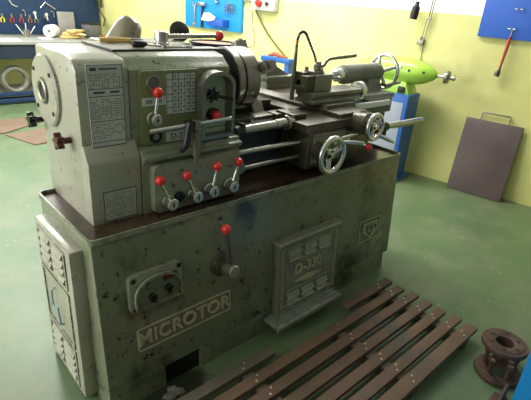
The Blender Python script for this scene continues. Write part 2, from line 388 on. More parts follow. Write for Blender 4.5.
for (ky, kz) in ((1.655, 1.075), (1.955, 1.085)):
    kb = MB()
    kx = .574
    kb.cyl((kx, ky, kz), (kx-.035, ky, kz), .012)
    star = []
    for i in range(40):
        a = 2*PI*i/40; r = .026+.008*math.cos(5*a); star.append((ky+r*math.cos(a), kz+r*math.sin(a)))
    kb.prism(star, 'x', kx-.058, kx-.034, .004)
    obj('star_knob', kb, 'dark_red' if ky < 1.8 else 'black_gloss', LX)
hm = MB()
hm.prism([(1.55, 1.03), (1.55, 1.335), (1.575, 1.352), (1.60, 1.375), (1.655, 1.386), (1.945, 1.386), (1.955, .765), (1.60, .765), (1.60, 1.03)], 'x', .762, 1.228, .01)
# rounded spindle-nose housing
hm.rev((1.224, 1.81, 1.215), (1, 0, 0), [(0, .140), (.012, .138), (.03, .122), (.04, .095), (.06, .085)], 40)
obj('headstock_housing', hm, 'paint', LX)
obj('rear_cover', MB().box(.88, 1.30, 1.956, 2.18, .80, 1.386, .012).box(1.28, 1.66, 2.0, 2.26, .80, 1.343, .012), 'paint_dirty', LX)
# lower gearbox with ledge
gb = MB()
gb.prism([(1.50, .765), (1.50, .99), (1.478, 1.0), (1.478, 1.018), (1.50, 1.022), (1.50, 1.036), (1.552, 1.046), (1.62, 1.046), (1.62, .765)], 'x', .779, 1.258, .004)
gearbox = obj('feed_gearbox', gb, 'paint', LX)
gp = MB()
gp.prism([(x, z) for x, z in rrect(.806, 1.238, .782, .984, .022)], 'y', 1.462, 1.502, .005)
obj('lever_panel', gp, 'paint', gearbox)
def lever(x, z, y0, depth, r, ball, name='lever', br=.0195):
    lv = MB(); x -= .028
    lv.cyl((x, y0, z), (x, y0-depth*.35, z), r*1.08, n=20, ch=.002); lv.cyl((x, y0-depth*.3, z), (x, y0-depth, z), r*.94, n=20, ch=.003)
    s = Vector((x, y0-depth*.62, z)); e = Vector(ball)-Vector((.040, 0, -.018))
    lv.tube([s, s.lerp(e, .5), e], [.0075, .0065, .0055], 8)
    lv.mi = 1; lv.cyl((x, y0-depth+.001, z), (x, y0-depth-.0012, z), r*.74, n=18)
    lv.mi = 2; lv.torus((x, y0-depth-.001, z), (0, 1, 0), r*.66, .0012, 18, 4); lv.box(x-.003, x+.003, y0-depth-.002, y0-depth, z-r*.5, z+r*.5).box(x-r*.35, x+r*.35, y0-depth-.002, y0-depth, z-.0025, z+.0025)
    o = obj(name, lv, ['chrome', 'plate_white', 'ink'], LX)
    obj('lever_ball', MB().ball(e, br, 18), 'red', o)
    return o
lever(.885, .832, 1.463, .058, .0275, (.850, 1.425, .922))
lever(1.005, .836, 1.463, .058, .0275, (.972, 1.425, .918))
lever(1.088, .840, 1.463, .058, .0275, (1.122, 1.425, .930))
lever(1.195, .840, 1.463, .058, .0275, (1.240, 1.425, .928))
obj('push_button', MB().cyl((.916, 1.465, .836), (.916, 1.447, .836), .022, ch=.004), 'black_gloss', LX)
obj('side_knob', MB().cyl((1.262, 1.53, .885), (1.262, 1.475, .885), .026, n=24, ch=.006), 'dull_steel', LX)
# olive knob panel
kp = MB(); kp.prism(rrect(.798, 1.072, 1.046, 1.333, .018), 'y', 1.540, 1.552, .003)
knob_panel = obj('control_panel', kp, 'paint_olive', LX)
bz = MB().torus((.857, 1.539, 1.286), (0, 1, 0), .026, .006, 28, 8); bz.mi = 1; bz.cyl((.857, 1.541, 1.286), (.857, 1.537, 1.286), .024)
obj('oil_sight', bz, ['dull_steel', 'smoke_glass'], knob_panel)
lever(.872, 1.156, 1.541, .05, .025, (.895, 1.505, 1.240), br=.0205)
npl = MB().box(.806, .909, 1.5375, 1.541, 1.202, 1.234); npl.mi = 1
for k in range(7): npl.box(.822+k*.007 if k < 4 else .842+k*.007, .826+k*.007 if k < 4 else .846+k*.007, 1.5365, 1.5376, 1.211, 1.226)
obj('index_plate', npl, ['plate_white', 'ink_soft'], knob_panel)
pl = MB().cyl((.859, 1.541, 1.079), (.859, 1.534, 1.079), .026); pl.mi = 1; pl.cyl((.859, 1.536, 1.079), (.859, 1.531, 1.079), .013)
obj('plug', pl, ['black_gloss', 'dull_steel'], knob_panel)
mp = MB().box(.906, 1.047, 1.5375, 1.541, 1.050, 1.090); mp.mi = 1
mp.text('D-330', .036, Matrix.Translation((.972, 1.5373, 1.070)) @ FRONT, .0006)
obj('model_plate', mp, ['plate_white', 'ink'], knob_panel)
# speed chart
ch = MB().box(.908, 1.045, 1.537, 1.541, 1.160, 1.322); ch.mi = 1
for z in (1.160, 1.295, 1.268, 1.240, 1.213, 1.187, 1.320): ch.box(.909, 1.044, 1.5362, 1.5372, z, z+.0024)
for x in (.909, .936, .962, .992, 1.017, 1.0425): ch.box(x, x+.0022, 1.5362, 1.5372, 1.161, 1.321)
ch.box(1.002, 1.012, 1.536, 1.5372, 1.3075, 1.3105).box(1.0055, 1.0085, 1.536, 1.5372, 1.304, 1.314).box(1.024, 1.034, 1.536, 1.5372, 1.3075, 1.3105)
ch.torus((.945, 1.5368, 1.309), (0, 1, 0), .006, .0014, 14, 4)
ch.mi = 2
for i, x in enumerate((.940, .966, .997, 1.022)):
    for z in (1.275, 1.248, 1.221, 1.195, 1.169):
        w = .010 if i < 2 else .016
        ch.box(x+.004, x+.004+w*.42, 1.5362, 1.5372, z, z+.011).box(x+.004+w*.58, x+.004+w, 1.5362, 1.5372, z, z+.011)
obj('speed_chart', ch, ['plate_white', 'ink', 'ink_soft'], knob_panel)
# arched selector recess
def arch(x0, x1, z0, z1, n=14):
    r = (x1-x0)/2; P = [(x1, z0)]
    for k in range(n+1):
        a = PI*k/n; P.append(((x0+x1)/2+r*math.cos(a), z1-r*.72+r*.72*math.sin(a)))
    P.append((x0, z0)); return P
SX = Matrix.Translation((-.034, 0, .012))
ar = MB(SX)
ar.ring(arch(1.078, 1.248, 1.036, 1.314), arch(1.094, 1.234, 1.052, 1.298), 'y', 1.488, 1.552)
sel = obj('selector_bezel', ar, 'dull_steel', LX)
obj('selector_face', MB(SX).prism(arch(1.09, 1.238, 1.044, 1.304), 'y', 1.540, 1.5515), 'bezel_green', sel)
sh = MB(SX).cyl((1.155, 1.541, 1.214), (1.155, 1.512, 1.214), .020, n=16, ch=.003)
for a in range(6): sh.tube([(1.155, 1.523, 1.214), (1.155+.034*math.cos(rad(60*a+15)), 1.523, 1.214+.034*math.sin(rad(60*a+15)))], [.007, .004], 6)
sh.tube([(1.155, 1.515, 1.214), (1.19, 1.495, 1.207), (1.236, 1.49, 1.198)], [.008, .007, .006], 8)
obj('selector_handle', sh, 'black_gloss', sel)
rb = MB(SX).cyl((1.165, 1.545, 1.128), (1.165, 1.515, 1.128), .030, n=20, ch=.004)
rbo = obj('stop_button', rb, 'black_gloss', sel); obj('button_cap', MB(SX).ball((1.165, 1.508, 1.128), .023, 18), 'red', rbo)
gs = MB(SX).box(1.10, 1.232, 1.528, 1.542, 1.078, 1.100, .002)  .box(1.10, 1.232, 1.528, 1.542, 1.052, 1.074, .002)
obj('legend_strip', gs, 'bezel_green', sel)
# chrome bar with post and strap
po = MB().cyl((1.0, 1.462, 1.0), (1.0, 1.462, 1.148), .0175, n=20, ch=.003); po.cyl((1.0, 1.462, .965), (1.0, 1.462, 1.01), .0125); po.cyl((1.0, 1.462, 1.103), (1.0, 1.462, 1.118), .020, n=20, ch=.003)
po.box(.985, 1.015, 1.462, 1.505, 1.0, 1.03, .003)
post = obj('bar_post', po, 'dull_steel', LX)
obj('cross_bar', MB().cyl((.796, 1.470, 1.124), (1.180, 1.470, 1.134), .0095, n=14, ch=.001), 'chrome', post)
stp = MB()
stp.tube([(.965, 1.455, 1.142), (.955, 1.452, 1.110), (.948, 1.450, 1.08), (.938, 1.447, 1.052), (.915, 1.446, 1.034)], [.014, .015, .015, .014, .010], 8)
stp.box(.955, 1.0, 1.45, 1.49, 1.128, 1.146, .003)
obj('grip_strap', stp, 'black', post)
# etched tables on the end cover
tp = MB(Matrix.Translation((.672, 1.5475, 1.215)) @ Matrix.Rotation(rad(-1), 4, 'X'))
tp.box(-.064, .064, -.004, .002, -.145, .145); tp.mi = 1
for z in (.144, .062, .036, -.052, -.128, -.145): tp.box(-.064, .064, -.0048, -.0035, z-.0012, z+.0012)
for x in (-.064, .0628): tp.box(x, x+.0016, -.0048, -.0035, -.145, .145)
tp.torus((.040, -.0042, -.085), (0, 1, 0), .017, .0010, 18, 4)
tp.box(-.052, -.030, -.0048, -.0035, .124, .134).box(-.020, .045, -.0048, -.0035, .127, .132).box(-.045, -.005, -.0048, -.0035, .046, .053).box(.015, .05, -.0048, -.0035, .046, .053)
tp.mi = 2
random.seed(3)
for r in range(6):
    z = .110-r*.0085
    for k in range(11):
        if random.random() < .8: tp.box(-.056+k*.0105, -.056+k*.0105+.0058, -.0046, -.0035, z-.0022, z+.0022)
for r in range(9):
    z = .024-r*.0082
    for k in range(12):
        if random.random() < .75: tp.box(-.058+k*.0098, -.058+k*.0098+.0064, -.0046, -.0035, z-.002, z+.002)
for r in range(7):
    z = -.064-r*.0085
    for k in range(8):
        if random.random() < .7: tp.box(-.056+k*.0095, -.056+k*.0095+.0062, -.0046, -.0035, z-.0018, z+.0018)
obj('thread_table', tp, ['plate_white', 'ink', 'ink_soft'], endc)
lp = MB(Matrix.Translation((.684, 1.508, .843)))
lp.box(-.067, .067, -.001, .006, -.061, .061); lp.mi = 1
lp.ring([(-.067, -.061), (.067, -.061), (.067, .061), (-.067, .061)], [(-.064, -.058), (.064, -.058), (.064, .058), (-.064, .058)], 'y', -.002, .0)
lp.mi = 2
for r in range(9):
    z = .044-r*.011
    for k in range(11):
        if random.random() < .75: lp.box(-.055+k*.0102, -.055+k*.0102+.0066, -.0018, 0, z-.0022, z+.0022)
obj('instruction_plate', lp, ['plate_pale', 'ink', 'ink_soft'], endc)
# top lever
tl = MB().cyl((1.045, 1.80, 1.384), (1.045, 1.80, 1.408), .034, n=24, ch=.003); tl.cyl((1.045, 1.80, 1.40), (1.045, 1.80, 1.450), .031, n=24, ch=.003)
tl.tube([(1.045, 1.80, 1.428), (1.20, 1.80, 1.431), (1.34, 1.80, 1.434)], [.011, .010, .009], 10)
tlo = obj('top_lever', tl, 'steel', LX); obj('lever_ball', MB().ball((1.352, 1.80, 1.434), .023, 18), 'red', tlo)
# --- chuck
AY, AZ = 1.835, 1.226
ck = MB().rev((1.395, AY, AZ), (1, 0, 0), [(-.12, .07), (-.012, .072), (-.008, .09), (.0, .095), (.001, .146), (.006, .15)], 56); ck.mi = 1
ck.rev((1.395, AY, AZ), (1, 0, 0), [(.004, .148), (.008, .156), (.038, .156), (.040, .150)], 56, cap=False)
ck.rev((1.395, AY, AZ), (1, 0, 0), [(.050, .150), (.052, .156), (.134, .156), (.140, .150), (.140, .035), (.12, .03)], 56)
ck.mi = 0; ck.rev((1.395, AY, AZ), (1, 0, 0), [(.036, .1495), (.054, .1495)], 56, cap=False)
chuck = obj('chuck', ck, ['black', 'chuck_steel'], LX)
a = 205
dv = Vector((0, math.cos(rad(a)), math.sin(rad(a)))); p = Vector((1.505, AY, AZ))+dv*.152
kh = MB().cyl(p, p+dv*.006, .013, n=14); kh.mi = 1; kh.cyl(p, p+dv*.0066, .008, n=4)
obj('key_socket', kh, ['dull_steel', 'black'], chuck)
for a in (62, 152, 242, 332):
    j = MB(Matrix.Translation((1.541, AY, AZ)) @ Matrix.Rotation(rad(a-90), 4, 'X'))
    j.box(-.006, .022, -.022, .022, .055, .190, .003).box(.020, .046, -.022, .022, .085, .200, .003).box(.044, .070, -.020, .020, .135, .195, .003)
    obj('chuck_jaw', j, 'dull_steel', chuck)
# --- bed
bd = MB()
for y0, y1 in ((1.655, 1.76), (1.94, 2.04)):
    bd.prism([(y0, .98), (y0, 1.045), (y0+.012, 1.052), (y0+.03, 1.052), (y0+.045, 1.068), (y0+.06, 1.052), (y1, 1.052), (y1, .98)], 'x', 1.26, 2.70)
bd.box(1.26, 2.70, 1.68, 1.73, .80, .985).box(1.26, 2.70, 1.965, 2.02, .80, .985)
for x in (1.45, 1.75, 2.05, 2.35, 2.65): bd.box(x, x+.04, 1.72, 1.98, .82, .985)
bd.box(1.26, 2.70, 1.665, 1.735, .79, .83, .006)
bed = obj('bed', bd, 'bed_paint', LX)
obj('bed_foot', MB().box(2.12, 2.42, 1.66, 1.90, .745, .83, .01), 'bed_paint', LX)
obj('way_strip', MB().box(1.27, 2.69, 1.645, 1.668, 1.022, 1.056, .002), 'way', bed)['label'] = 'bright bare-metal front way'
gpb = MB().box(1.29, 1.44, 1.63, 1.70, 1.045, 1.075, .004).box(1.46, 1.60, 1.64, 1.72, 1.05, 1.07, .004)
obj('gap_block', gpb, 'dark_iron', bed)
ls = MB().cyl((1.28, 1.545, 1.048), (1.64, 1.545, 1.048), .021, n=20); ls.cyl((1.52, 1.545, 1.048), (1.64, 1.545, 1.048), .025, n=20)
lso = obj('lead_screw', ls, 'steel', LX)
cp = MB().cyl((1.255, 1.545, 1.04), (1.315, 1.545, 1.045), .030, n=18, ch=.006); cp.box(1.29, 1.315, 1.525, 1.565, 1.055, 1.082, .003)
obj('coupling', cp, 'black', lso)
obj('screw_collar', MB().torus((1.60, 1.545, 1.048), (1, 0, 0), .030, .008, 24, 8), 'steel', lso)
obj('feed_rod', MB().cyl((1.25, 1.50, .958), (2.30, 1.47, .954), .012, n=14).cyl((2.28, 1.47, .954), (2.80, 1.452, .952), .019, n=18, ch=.002), 'steel', LX)
obj('control_rod', MB().cyl((1.25, 1.50, .875), (2.40, 1.50, .875), .0105, n=14), 'dull_steel', LX)
obj('brake_rod', MB().cyl((2.30, 1.50, .940), (2.74, 1.49, .922), .014, n=14), 'dull_steel', LX)
rbk = MB().box(2.335, 2.375, 1.44, 1.70, .90, .985, .006).cyl((2.33, 1.455, .955), (2.38, 1.455, .955), .026, n=18).cyl((2.31, 1.49, .905), (2.36, 1.49, .905), .022, n=18)
obj('rod_bracket', rbk, 'black', LX)
# --- carriage
apr = MB().box(1.665, 2.20, 1.442, 1.64, .812, 1.018, .012)
apron = obj('apron', apr, 'dark_iron', LX)
ap2 = MB().box(1.70, 1.95, 1.434, 1.445, .84, 1.0, .004)
obj('apron_plate', ap2, 'cast_grey', apron)
sd = MB()
sd.prism([(1.63, 1.43), (2.21, 1.43), (2.21, 2.07), (1.63, 2.07), (1.63, 1.93), (1.80, 1.88), (1.80, 1.72), (1.63, 1.66)], 'z', 1.018, 1.058, .004)
sd.box(1.60, 1.80, 1.62, 1.70, 1.03, 1.075, .004).box(1.60, 1.80, 1.88, 2.05, 1.04, 1.085, .004)
obj('saddle', sd, 'dark_iron', LX)
obj('way_wiper', MB().box(1.635, 1.735, 1.535, 1.665, 1.058, 1.086, .005), 'dark_iron', LX)
cs = MB().prism([(1.905, 1.058), (2.19, 1.058), (2.19, 1.075), (2.165, 1.102), (1.93, 1.102), (1.905, 1.075)], 'y', 1.56, 2.12, .003)
cs.box(1.90, 2.14, 1.445, 1.57, 1.03, 1.082, .005)
obj('cross_slide', cs, 'dark_iron', LX)
dr = MB().rev((2.035, 1.45, 1.03), (0, -1, 0), [(0, .050), (.015, .056), (.055, .056), (.058, .060), (.088, .060), (.092, .050), (.13, .022)], 32)
drum = obj('feed_drum', dr, 'dark_iron', LX)
dm = MB()
for k in range(5): dm.box(2.035-.03+k*.012, 2.035-.026+k*.012, 1.395, 1.41, .975+abs(k-2)*.002, .982+abs(k-2)*.002)
def handwheel(name, c, axis, R, r, nsp, mat, hub=.3, dish=0., hand=None):
    c = Vector(c); a = Vector(axis).normalized()
    w = MB().torus(c, a, R-r, r, 40, 10)
    w.cyl(c-a*.03-a*dish, c+a*.014-a*dish, R*hub, n=18, ch=.003); w.cyl(c-a*dish, c+a*.026-a*dish, R*hub*.5, n=12, ch=.002)
    u = a.orthogonal().normalized()
    if abs(a.y) > .5: u = Vector((1, 0, 0))
    v = a.cross(u)
    for k in range(nsp):
        t = 2*PI*k/nsp+.35
        d = u*math.cos(t)+v*math.sin(t)
        w.tube([c-a*dish+d*R*hub*.6, c-a*dish*.5+d*R*.6, c+d*(R-r)], [r*1.15, r*.95, r*.85], 8)
    o = obj(name, w, mat, LX)
    if hand:
        h0 = Vector(hand[0]); h1 = Vector(hand[1])
        obj('crank_handle', MB().rev(h0, h1-h0, [(0, .006), (.012, .010), ((h1-h0).length*.55, .0125), ((h1-h0).length-.004, .008), ((h1-h0).length, .003)], 16), 'chrome', o)
    return o
handwheel('cross_slide_handwheel', (2.048, 1.318, 1.025), (0, -1, 0), .079, .0125, 3, 'chrome', .3, .012, hand=((2.10, 1.32, .975), (2.215, 1.285, .925)))
obj('apron_boss', MB().rev((1.738, 1.442, .912), (0, -1, 0), [(0, .05), (.03, .046), (.034, .03), (.10, .026)], 24), 'dark_iron', apron)
handwheel('carriage_handwheel', (1.738, 1.338, .912), (0, -1, 0), .104, .0155, 3, 'chrome', .26, .018, hand=((1.80, 1.33, .975), (1.93, 1.29, .963)))
al = MB().cyl((1.93, 1.44, .945), (1.93, 1.39, .95), .014); al.tube([(1.93, 1.395, .948), (1.99, 1.36, .93), (2.035, 1.335, .916)], [.008, .007, .006], 8)
alo = obj('feed_lever', al, 'chrome', LX); obj('lever_ball', MB().ball((2.04, 1.332, .913), .021, 16), 'red', alo)
obj('half_nut_lever', MB().cyl((1.84, 1.445, .955), (1.84, 1.405, .955), .020).tube([(1.84, 1.41, .955), (1.90, 1.385, .975), (1.975, 1.37, .985)], [.010, .009, .006], 8), 'chrome', LX)
# compound slide and tool post
cm = MB().cyl((2.03, 1.72, 1.10), (2.03, 1.72, 1.122), .10, n=32)
cm.prism([(1.615, 1.098), (1.755, 1.098), (1.755, 1.112), (1.735, 1.128), (1.755, 1.14), (1.755, 1.16), (1.615, 1.16), (1.615, 1.14), (1.635, 1.128), (1.615, 1.112)], 'x', 1.865, 2.30, .003)
comp = obj('compound_slide', cm, 'cast_grey', LX)
bk = MB()
for k in range(5): bk.box(1.98+k*.05, 2.005+k*.05, 1.612, 1.618, 1.105, 1.122, .002)
dl = MB().rev((2.30, 1.68, 1.135), (1, 0, 0), [(0, .032), (.03, .032), (.032, .054), (.05, .056), (.066, .056), (.068, .048), (.075, .02), (.14, .012)], 32)
obj('graduated_dial', dl, 'chrome', LX)
tpq = MB().box(1.90, 2.04, 1.642, 1.75, 1.16, 1.252, .006)
toolpost = obj('tool_post', tpq, 'cast_grey', LX)
th = MB().box(1.838, 1.90, 1.650, 1.70, 1.163, 1.248, .006).box(1.85, 1.89, 1.69, 1.76, 1.163, 1.262, .006).box(1.835, 1.902, 1.665, 1.74, 1.165, 1.19, .004).box(1.85, 1.90, 1.70, 1.745, 1.163, 1.225, .006)
for k in range(3): th.box(1.838, 1.848, 1.657, 1.688, 1.178+k*.02, 1.19+k*.02, .002)
obj('tool_holder', th, 'dark_iron', toolpost)
tc = MB().box(1.90, 1.985, 1.66, 1.74, 1.25, 1.268, .004)
for x, y in ((1.905, 1.665), (1.905, 1.735), (1.95, 1.665)): tc.cyl((x+.012, y, 1.25), (x+.012, y, 1.285), .010, n=6)
tc.cyl((1.97, 1.70, 1.25), (1.97, 1.70, 1.30), .024, n=20, ch=.004); tc.cyl((1.97, 1.70, 1.298), (1.97, 1.70, 1.315), .016, n=6)
obj('clamp_nut', tc, 'dull_steel', toolpost)
obj('clamp_lever', MB().tube([(1.985, 1.70, 1.285), (2.02, 1.70, 1.292), (2.035, 1.70, 1.312), (2.055, 1.70, 1.325), (2.10, 1.70, 1.330), (2.18, 1.70, 1.334), (2.30, 1.70, 1.341)], [.010, .010, .009, .009, .009, .010, .010], 10), 'dull_steel', toolpost)
# coolant pipe and jointed hose
cpipe = MB().cyl((1.85, 1.765, 1.10), (1.85, 1.765, 1.245), .013, n=14, ch=.002); cpipe.tube([(1.85, 1.765, 1.24), (1.85, 1.765, 1.31), (1.85, 1.765, 1.385)], [.010, .010, .0085], 12)
cpo = obj('coolant_pipe', cpipe, 'dull_steel', LX)
hz = MB()
path = [(1.85, 1.765, 1.385), (1.851, 1.765, 1.42), (1.862, 1.765, 1.452), (1.885, 1.762, 1.466), (1.91, 1.76, 1.455), (1.93, 1.757, 1.425), (1.955, 1.752, 1.385), (1.98, 1.745, 1.345), (1.995, 1.74, 1.305)]
for i, (p, q) in enumerate(zip(path, path[1:])):
    p = Vector(p); q = Vector(q)
    for k in range(3):
        c = p.lerp(q, (k+.5)/3); hz.mi = 1 if (i*3+k) in (1, 2, 5) else 0
        hz.ball(c, .0085, 10)
obj('coolant_hose', hz, ['hose_blue', 'hose_orange'], cpo)
# rear splash block
rbx = MB().box(1.93, 2.20, 2.06, 2.20, 1.0, 1.145, .006).box(1.92, 2.17, 2.05, 2.19, 1.14, 1.175, .004)
rbx.box(1.94, 1.975, 2.08, 2.18, 1.15, 1.255, .004).prism([(1.975, 1.172), (2.15, 1.172), (1.975, 1.255)], 'y', 2.09, 2.105).box(1.94, 2.20, 2.03, 2.09, .985, 1.03)
obj('rear_rest', rbx, 'cast_grey', LX)
# --- tailstock
TY, TZ = 1.835, 1.206
tb = MB().prism([(1.665, 1.068), (2.03, 1.068), (2.03, 1.095), (1.68, 1.095)], 'x', 2.44, 2.77, .006)
tb.box(2.46, 2.74, 1.665, 1.70, .97, 1.07, .004)
tb.prism([(1.755, 1.09), (1.915, 1.09), (1.885, 1.15), (1.885, 1.21), (1.785, 1.21), (1.785, 1.15)], 'x', 2.60, 2.74, .008)
tb.rev((2.43, TY, TZ), (1, 0, 0), [(-.07, .044), (-.066, .054), (-.06, .060), (-.04, .062), (.26, .062), (.27, .066), (.31, .066), (.315, .05), (.34, .045), (.37, .03)], 36)
tail = obj('tailstock', tb, 'cast_grey', LX)
obj('quill', MB().cyl((2.305, TY, TZ), (2.40, TY, TZ), .042, n=28, ch=.003), 'chrome', tail)
obj('dead_centre', MB().rev((2.308, TY, TZ), (-1, 0, 0), [(0, .036), (.008, .036), (.076, .0)], 24), 'chrome', tail)
obj('lock_lever', MB().cyl((2.74, 1.77, 1.135), (2.74, 1.72, 1.135), .014).tube([(2.74, 1.725, 1.135), (2.80, 1.715, 1.145), (2.87, 1.71, 1.15)], [.010, .012, .009], 8), 'dull_steel', tail)
handwheel('tailstock_handwheel', (2.835, TY, TZ), (1, 0, 0), .126, .0125, 4, 'chrome', .22, .045)
# --- cabinet front fittings
sp = MB(FR(.736, .528, .0) @ Matrix.Diagonal((.91, 1, .91, 1)))
sp.prism(rrect(-.128, .128, -.088, .088, .02), 'y', -.028, .004, .006)
sp.ring(arch(-.112, .118, -.070, .072), arch(-.103, .109, -.066, .062), 'y', -.045, -.026)
sp.mi = 1
for x, z in ((-.108, .068), (.112, .070), (-.108, -.07), (.112, -.066)): sp.cyl((x, -.030, z), (x, -.026, z), .011, n=12)
swp = obj('switch_panel', sp, ['paint', 'black'], LX)
s2 = MB(FR(.736, .528) @ Matrix.Diagonal((.91, 1, .91, 1))).box(-.10, .106, -.0295, -.027, -.066, .048); s2.mi = 1
s2.box(-.062, -.022, -.031, -.029, .010, .013).box(.035, .08, -.031, -.029, .022, .025).tube([(-.06, -.030, .048), (-.035, -.030, .028)], .003, 5).tube([(-.035, -.030, .05), (-.055, -.030, .02)], .003, 5)
obj('switch_face', s2, ['paint_dirty', 'black'], swp)
for x, z in ((-.028, -.035), (.052, -.018)):
    k = MB(FR(.736, .528) @ Matrix.Diagonal((.91, 1, .91, 1))); k.cyl((x, -.028, z), (x, -.046, z), .019, n=18, ch=.003); k.box(x-.004, x+.004, -.056, -.044, z-.016, z+.016, .002)
    obj('rotary_switch', k, 'black_gloss', swp)
k = MB(FR(.736, .528) @ Matrix.Diagonal((.91, 1, .91, 1))); k.box(.035, .095, -.040, -.028, .028, .055, .004)
obj('stop_flap', k, 'dark_red', swp)
# name plate with raised letters
nm = MB(FR(.882, .296)); nm.ring(rrect(-.238, .238, -.054, .056, .012), rrect(-.231, .231, -.048, .050, .009), 'y', -.006, .002)
name_plate = obj('name_plate', nm, 'letter', LX)
t = MB(FR(.882, .296)); t.text('MICROTOR', .091, Matrix.Translation((-.004, -.004, .001)) @ FRONT, .006, .0010)
lo = obj('lettering', t, 'letter', name_plate)
# clutch lever on the front
c0 = Vector((1.115, fy(.505), .505))
clv = MB(FR(1.072, .503)); clv.rev((0, .002, 0), (0, -1, 0), [(0, .060), (.012, .058), (.02, .048), (.022, .036), (.05, .034)], 32)
for a in (30, 150, 270): clv.cyl((.049*math.cos(rad(a)), -.01, .049*math.sin(rad(a))), (.049*math.cos(rad(a)), -.02, .049*math.sin(rad(a))), .006, n=8)
clv.tube([(.0, -.06, .0), (-.006, -.062, .10), (-.018, -.064, .185)], [.0135, .0115, .009], 10)
co = obj('clutch_lever', clv, 'dark_iron', LX)
obj('lever_hub', MB(FR(1.072, .503)).rev((0, -.045, 0), (0, -1, 0), [(0, .031), (.052, .030), (.057, .025)], 24), 'steel', co)
obj('lever_ball', MB(FR(1.072, .503)).ball((-.018, -.064, .198), .022, 18), 'red', co)
# D-330 door
dd = MB(FR(1.640, .262, 0))
dd.box(-.238, .234, -.036, .006, -.170, .232, .014, 3)
dd.prism([(-.008, .226), (-.05, .222), (-.056, .236), (-.05, .248), (.004, .252)], 'x', -.246, .242, .006)
for zz in (.176, .140, -.083, -.120):
    for xx in (-.125, -.01, .105):
        dd.prism([(-.036, zz-.014), (-.052, zz-.010), (-.036, zz+.014)], 'x', xx-.043, xx+.043)
dd.ring(rrect(-.185, .165, -.056, .112, .01), rrect(-.177, .157, -.048, .104, .008), 'y', -.041, -.035)
dd.ring(rrect(-.210, .205, -.150, .205, .01), rrect(-.198, .193, -.138, .195, .008), 'y', -.042, -.035)
door = obj('louvred_door', dd, 'door_paint', LX)
t = MB(FR(1.640, .262)); t.text('D-330', .082, Matrix.Translation((-.014, -.038, .058)) @ FRONT, .006, .0012)
t.prism([(-.11, -.012), (-.01, .006), (.09, -.012), (-.01, -.030)], 'y', -.044, -.036)
obj('lettering', t, 'letter', door)
# brake treadle in front of the door
td = MB(Matrix.Translation((1.574, 1.258, .098)))
td.box(-.25, .250, -.055, .05, -.012, .008, .004)
for y in (-.045, -.02, .005, .03): td.box(-.248, .248, y, y+.010, .007, .013, .002)
td.box(-.252, .252, -.060, -.052, -.016, .008, .002)
td.box(-.20, -.17, .03, .10, -.02, -.004).box(.17, .20, .03, .10, -.02, -.004)
obj('brake_treadle', td, 'cast_grey', LX)
# emblem
em = MB(FR(2.238, .335))
em.ring([(-.112, -.068), (.105, -.068), (.105, .075), (-.112, .075)], [(-.107, -.063), (.100, -.063), (.100, .070), (-.107, .070)], 'y', -.003, .002)
sh_o = [(-.07, .05), (.07, .05), (.08, .0), (.0, -.055), (-.08, .0)]; sh_i = [(-.062, .043), (.062, .043), (.070, .003), (.0, -.045), (-.070, .003)]
em.ring(sh_o, sh_i, 'y', -.006, .001)
for x in (-.042, 0, .042):
    em.box(x-.016, x-.010, -.006, .001, -.012, .034); em.box(x-.016, x+.012, -.006, .001, -.014, -.008)
em.box(.03, .055, -.006, .001, .028, .034).box(.0, .014, -.006, .001, .028, .034)
obj('maker_emblem', em, 'letter', LX)

# ------------------------------------------------------------------ things lying on the lathe
ms = MB().prism([(.757, 1.66), (1.27, 1.66), (1.27, 1.785), (1.14, 1.95), (.757, 1.95)], 'z', 1.3865, 1.3935); ms.mi = 1
ms.prism([(.765, 1.667), (1.262, 1.667), (1.262, 1.782), (1.135, 1.943), (.765, 1.943)], 'z', 1.3930, 1.3942)
bpy.context.view_layer.update()
# sheet lies round the lever hub on three sides
ms = MB(); 
def slab(P, z0, z1): ms.prism(P, 'z', z0, z1)
ms.mi = 0; ms.prism([(.757, 1.662), (1.27, 1.662), (1.27, 1.755), (1.0, 1.755), (1.0, 1.95), (.757, 1.95)], 'z', 1.3862, 1.3925)
ms.mi = 1; ms.prism([(.764, 1.672), (1.262, 1.672), (1.262, 1.749), (.994, 1.749), (.994, 1.943), (.764, 1.943)], 'z', 1.3920, 1.3936)
tag(obj('metal_sheet', ms, ['black', 'mat_grey']), 'flat grey dark-edged sheet covering the top of the lathe headstock', 'sheet')
ZT = 1.394
t = thing('screwdriver', (.92, 1.70, ZT), 'black-handled screwdriver lying flat on the grey sheet', 'screwdriver')
obj('handle', MB().rev((.864, 1.716, ZT+.014), (.91, -.03, 0), [(0, .008), (.006, .014), (.05, .014), (.064, .008)], 14), 'black', t)
obj('blade', MB().cyl((.925, 1.714, ZT+.010), (.99, 1.712, ZT+.005), .004, n=8), 'steel', t)
wr = MB(Matrix.Translation((1.055, 1.70, ZT)))
wr.box(-.05, .05, -.006, .006, 0, .006, .001).ring(circ2(-.055, 0, .017, 16), circ2(-.055, 0, .009, 16), 'z', 0, .009)
wr.prism([(.045, -.008), (.07, -.016), (.075, -.006), (.062, 0), (.075, .006), (.07, .016), (.045, .008)], 'z', 0, .008)
tag(obj('spanner', wr, 'steel'), 'small bright spanner lying beside the screwdriver on the grey sheet', 'spanner')
t = thing('hand_brush', (.88, 1.87, ZT), 'hand brush with a pale wooden handle lying below the leaning metal hood', 'brush')
obj('handle', MB().tube([(.800, 1.868, ZT+.012), (.85, 1.86, ZT+.013), (.93, 1.85, ZT+.012)], [.010, .013, .010], 10), 'wood_pale', t)
obj('bristles', MB().box(.926, .975, 1.828, 1.87, ZT, ZT+.020, .004), 'black', t)
tn = MB().rev((1.005, 2.10, 1.355), (.056, -.01, .121), [(-.03, .084), (0, .080), (.06, .069), (.10, .060), (.122, .050), (.136, .032), (.142, 0)], 32, cap=False)
for v in tn.V: v.z = max(v.z, 1.3872)
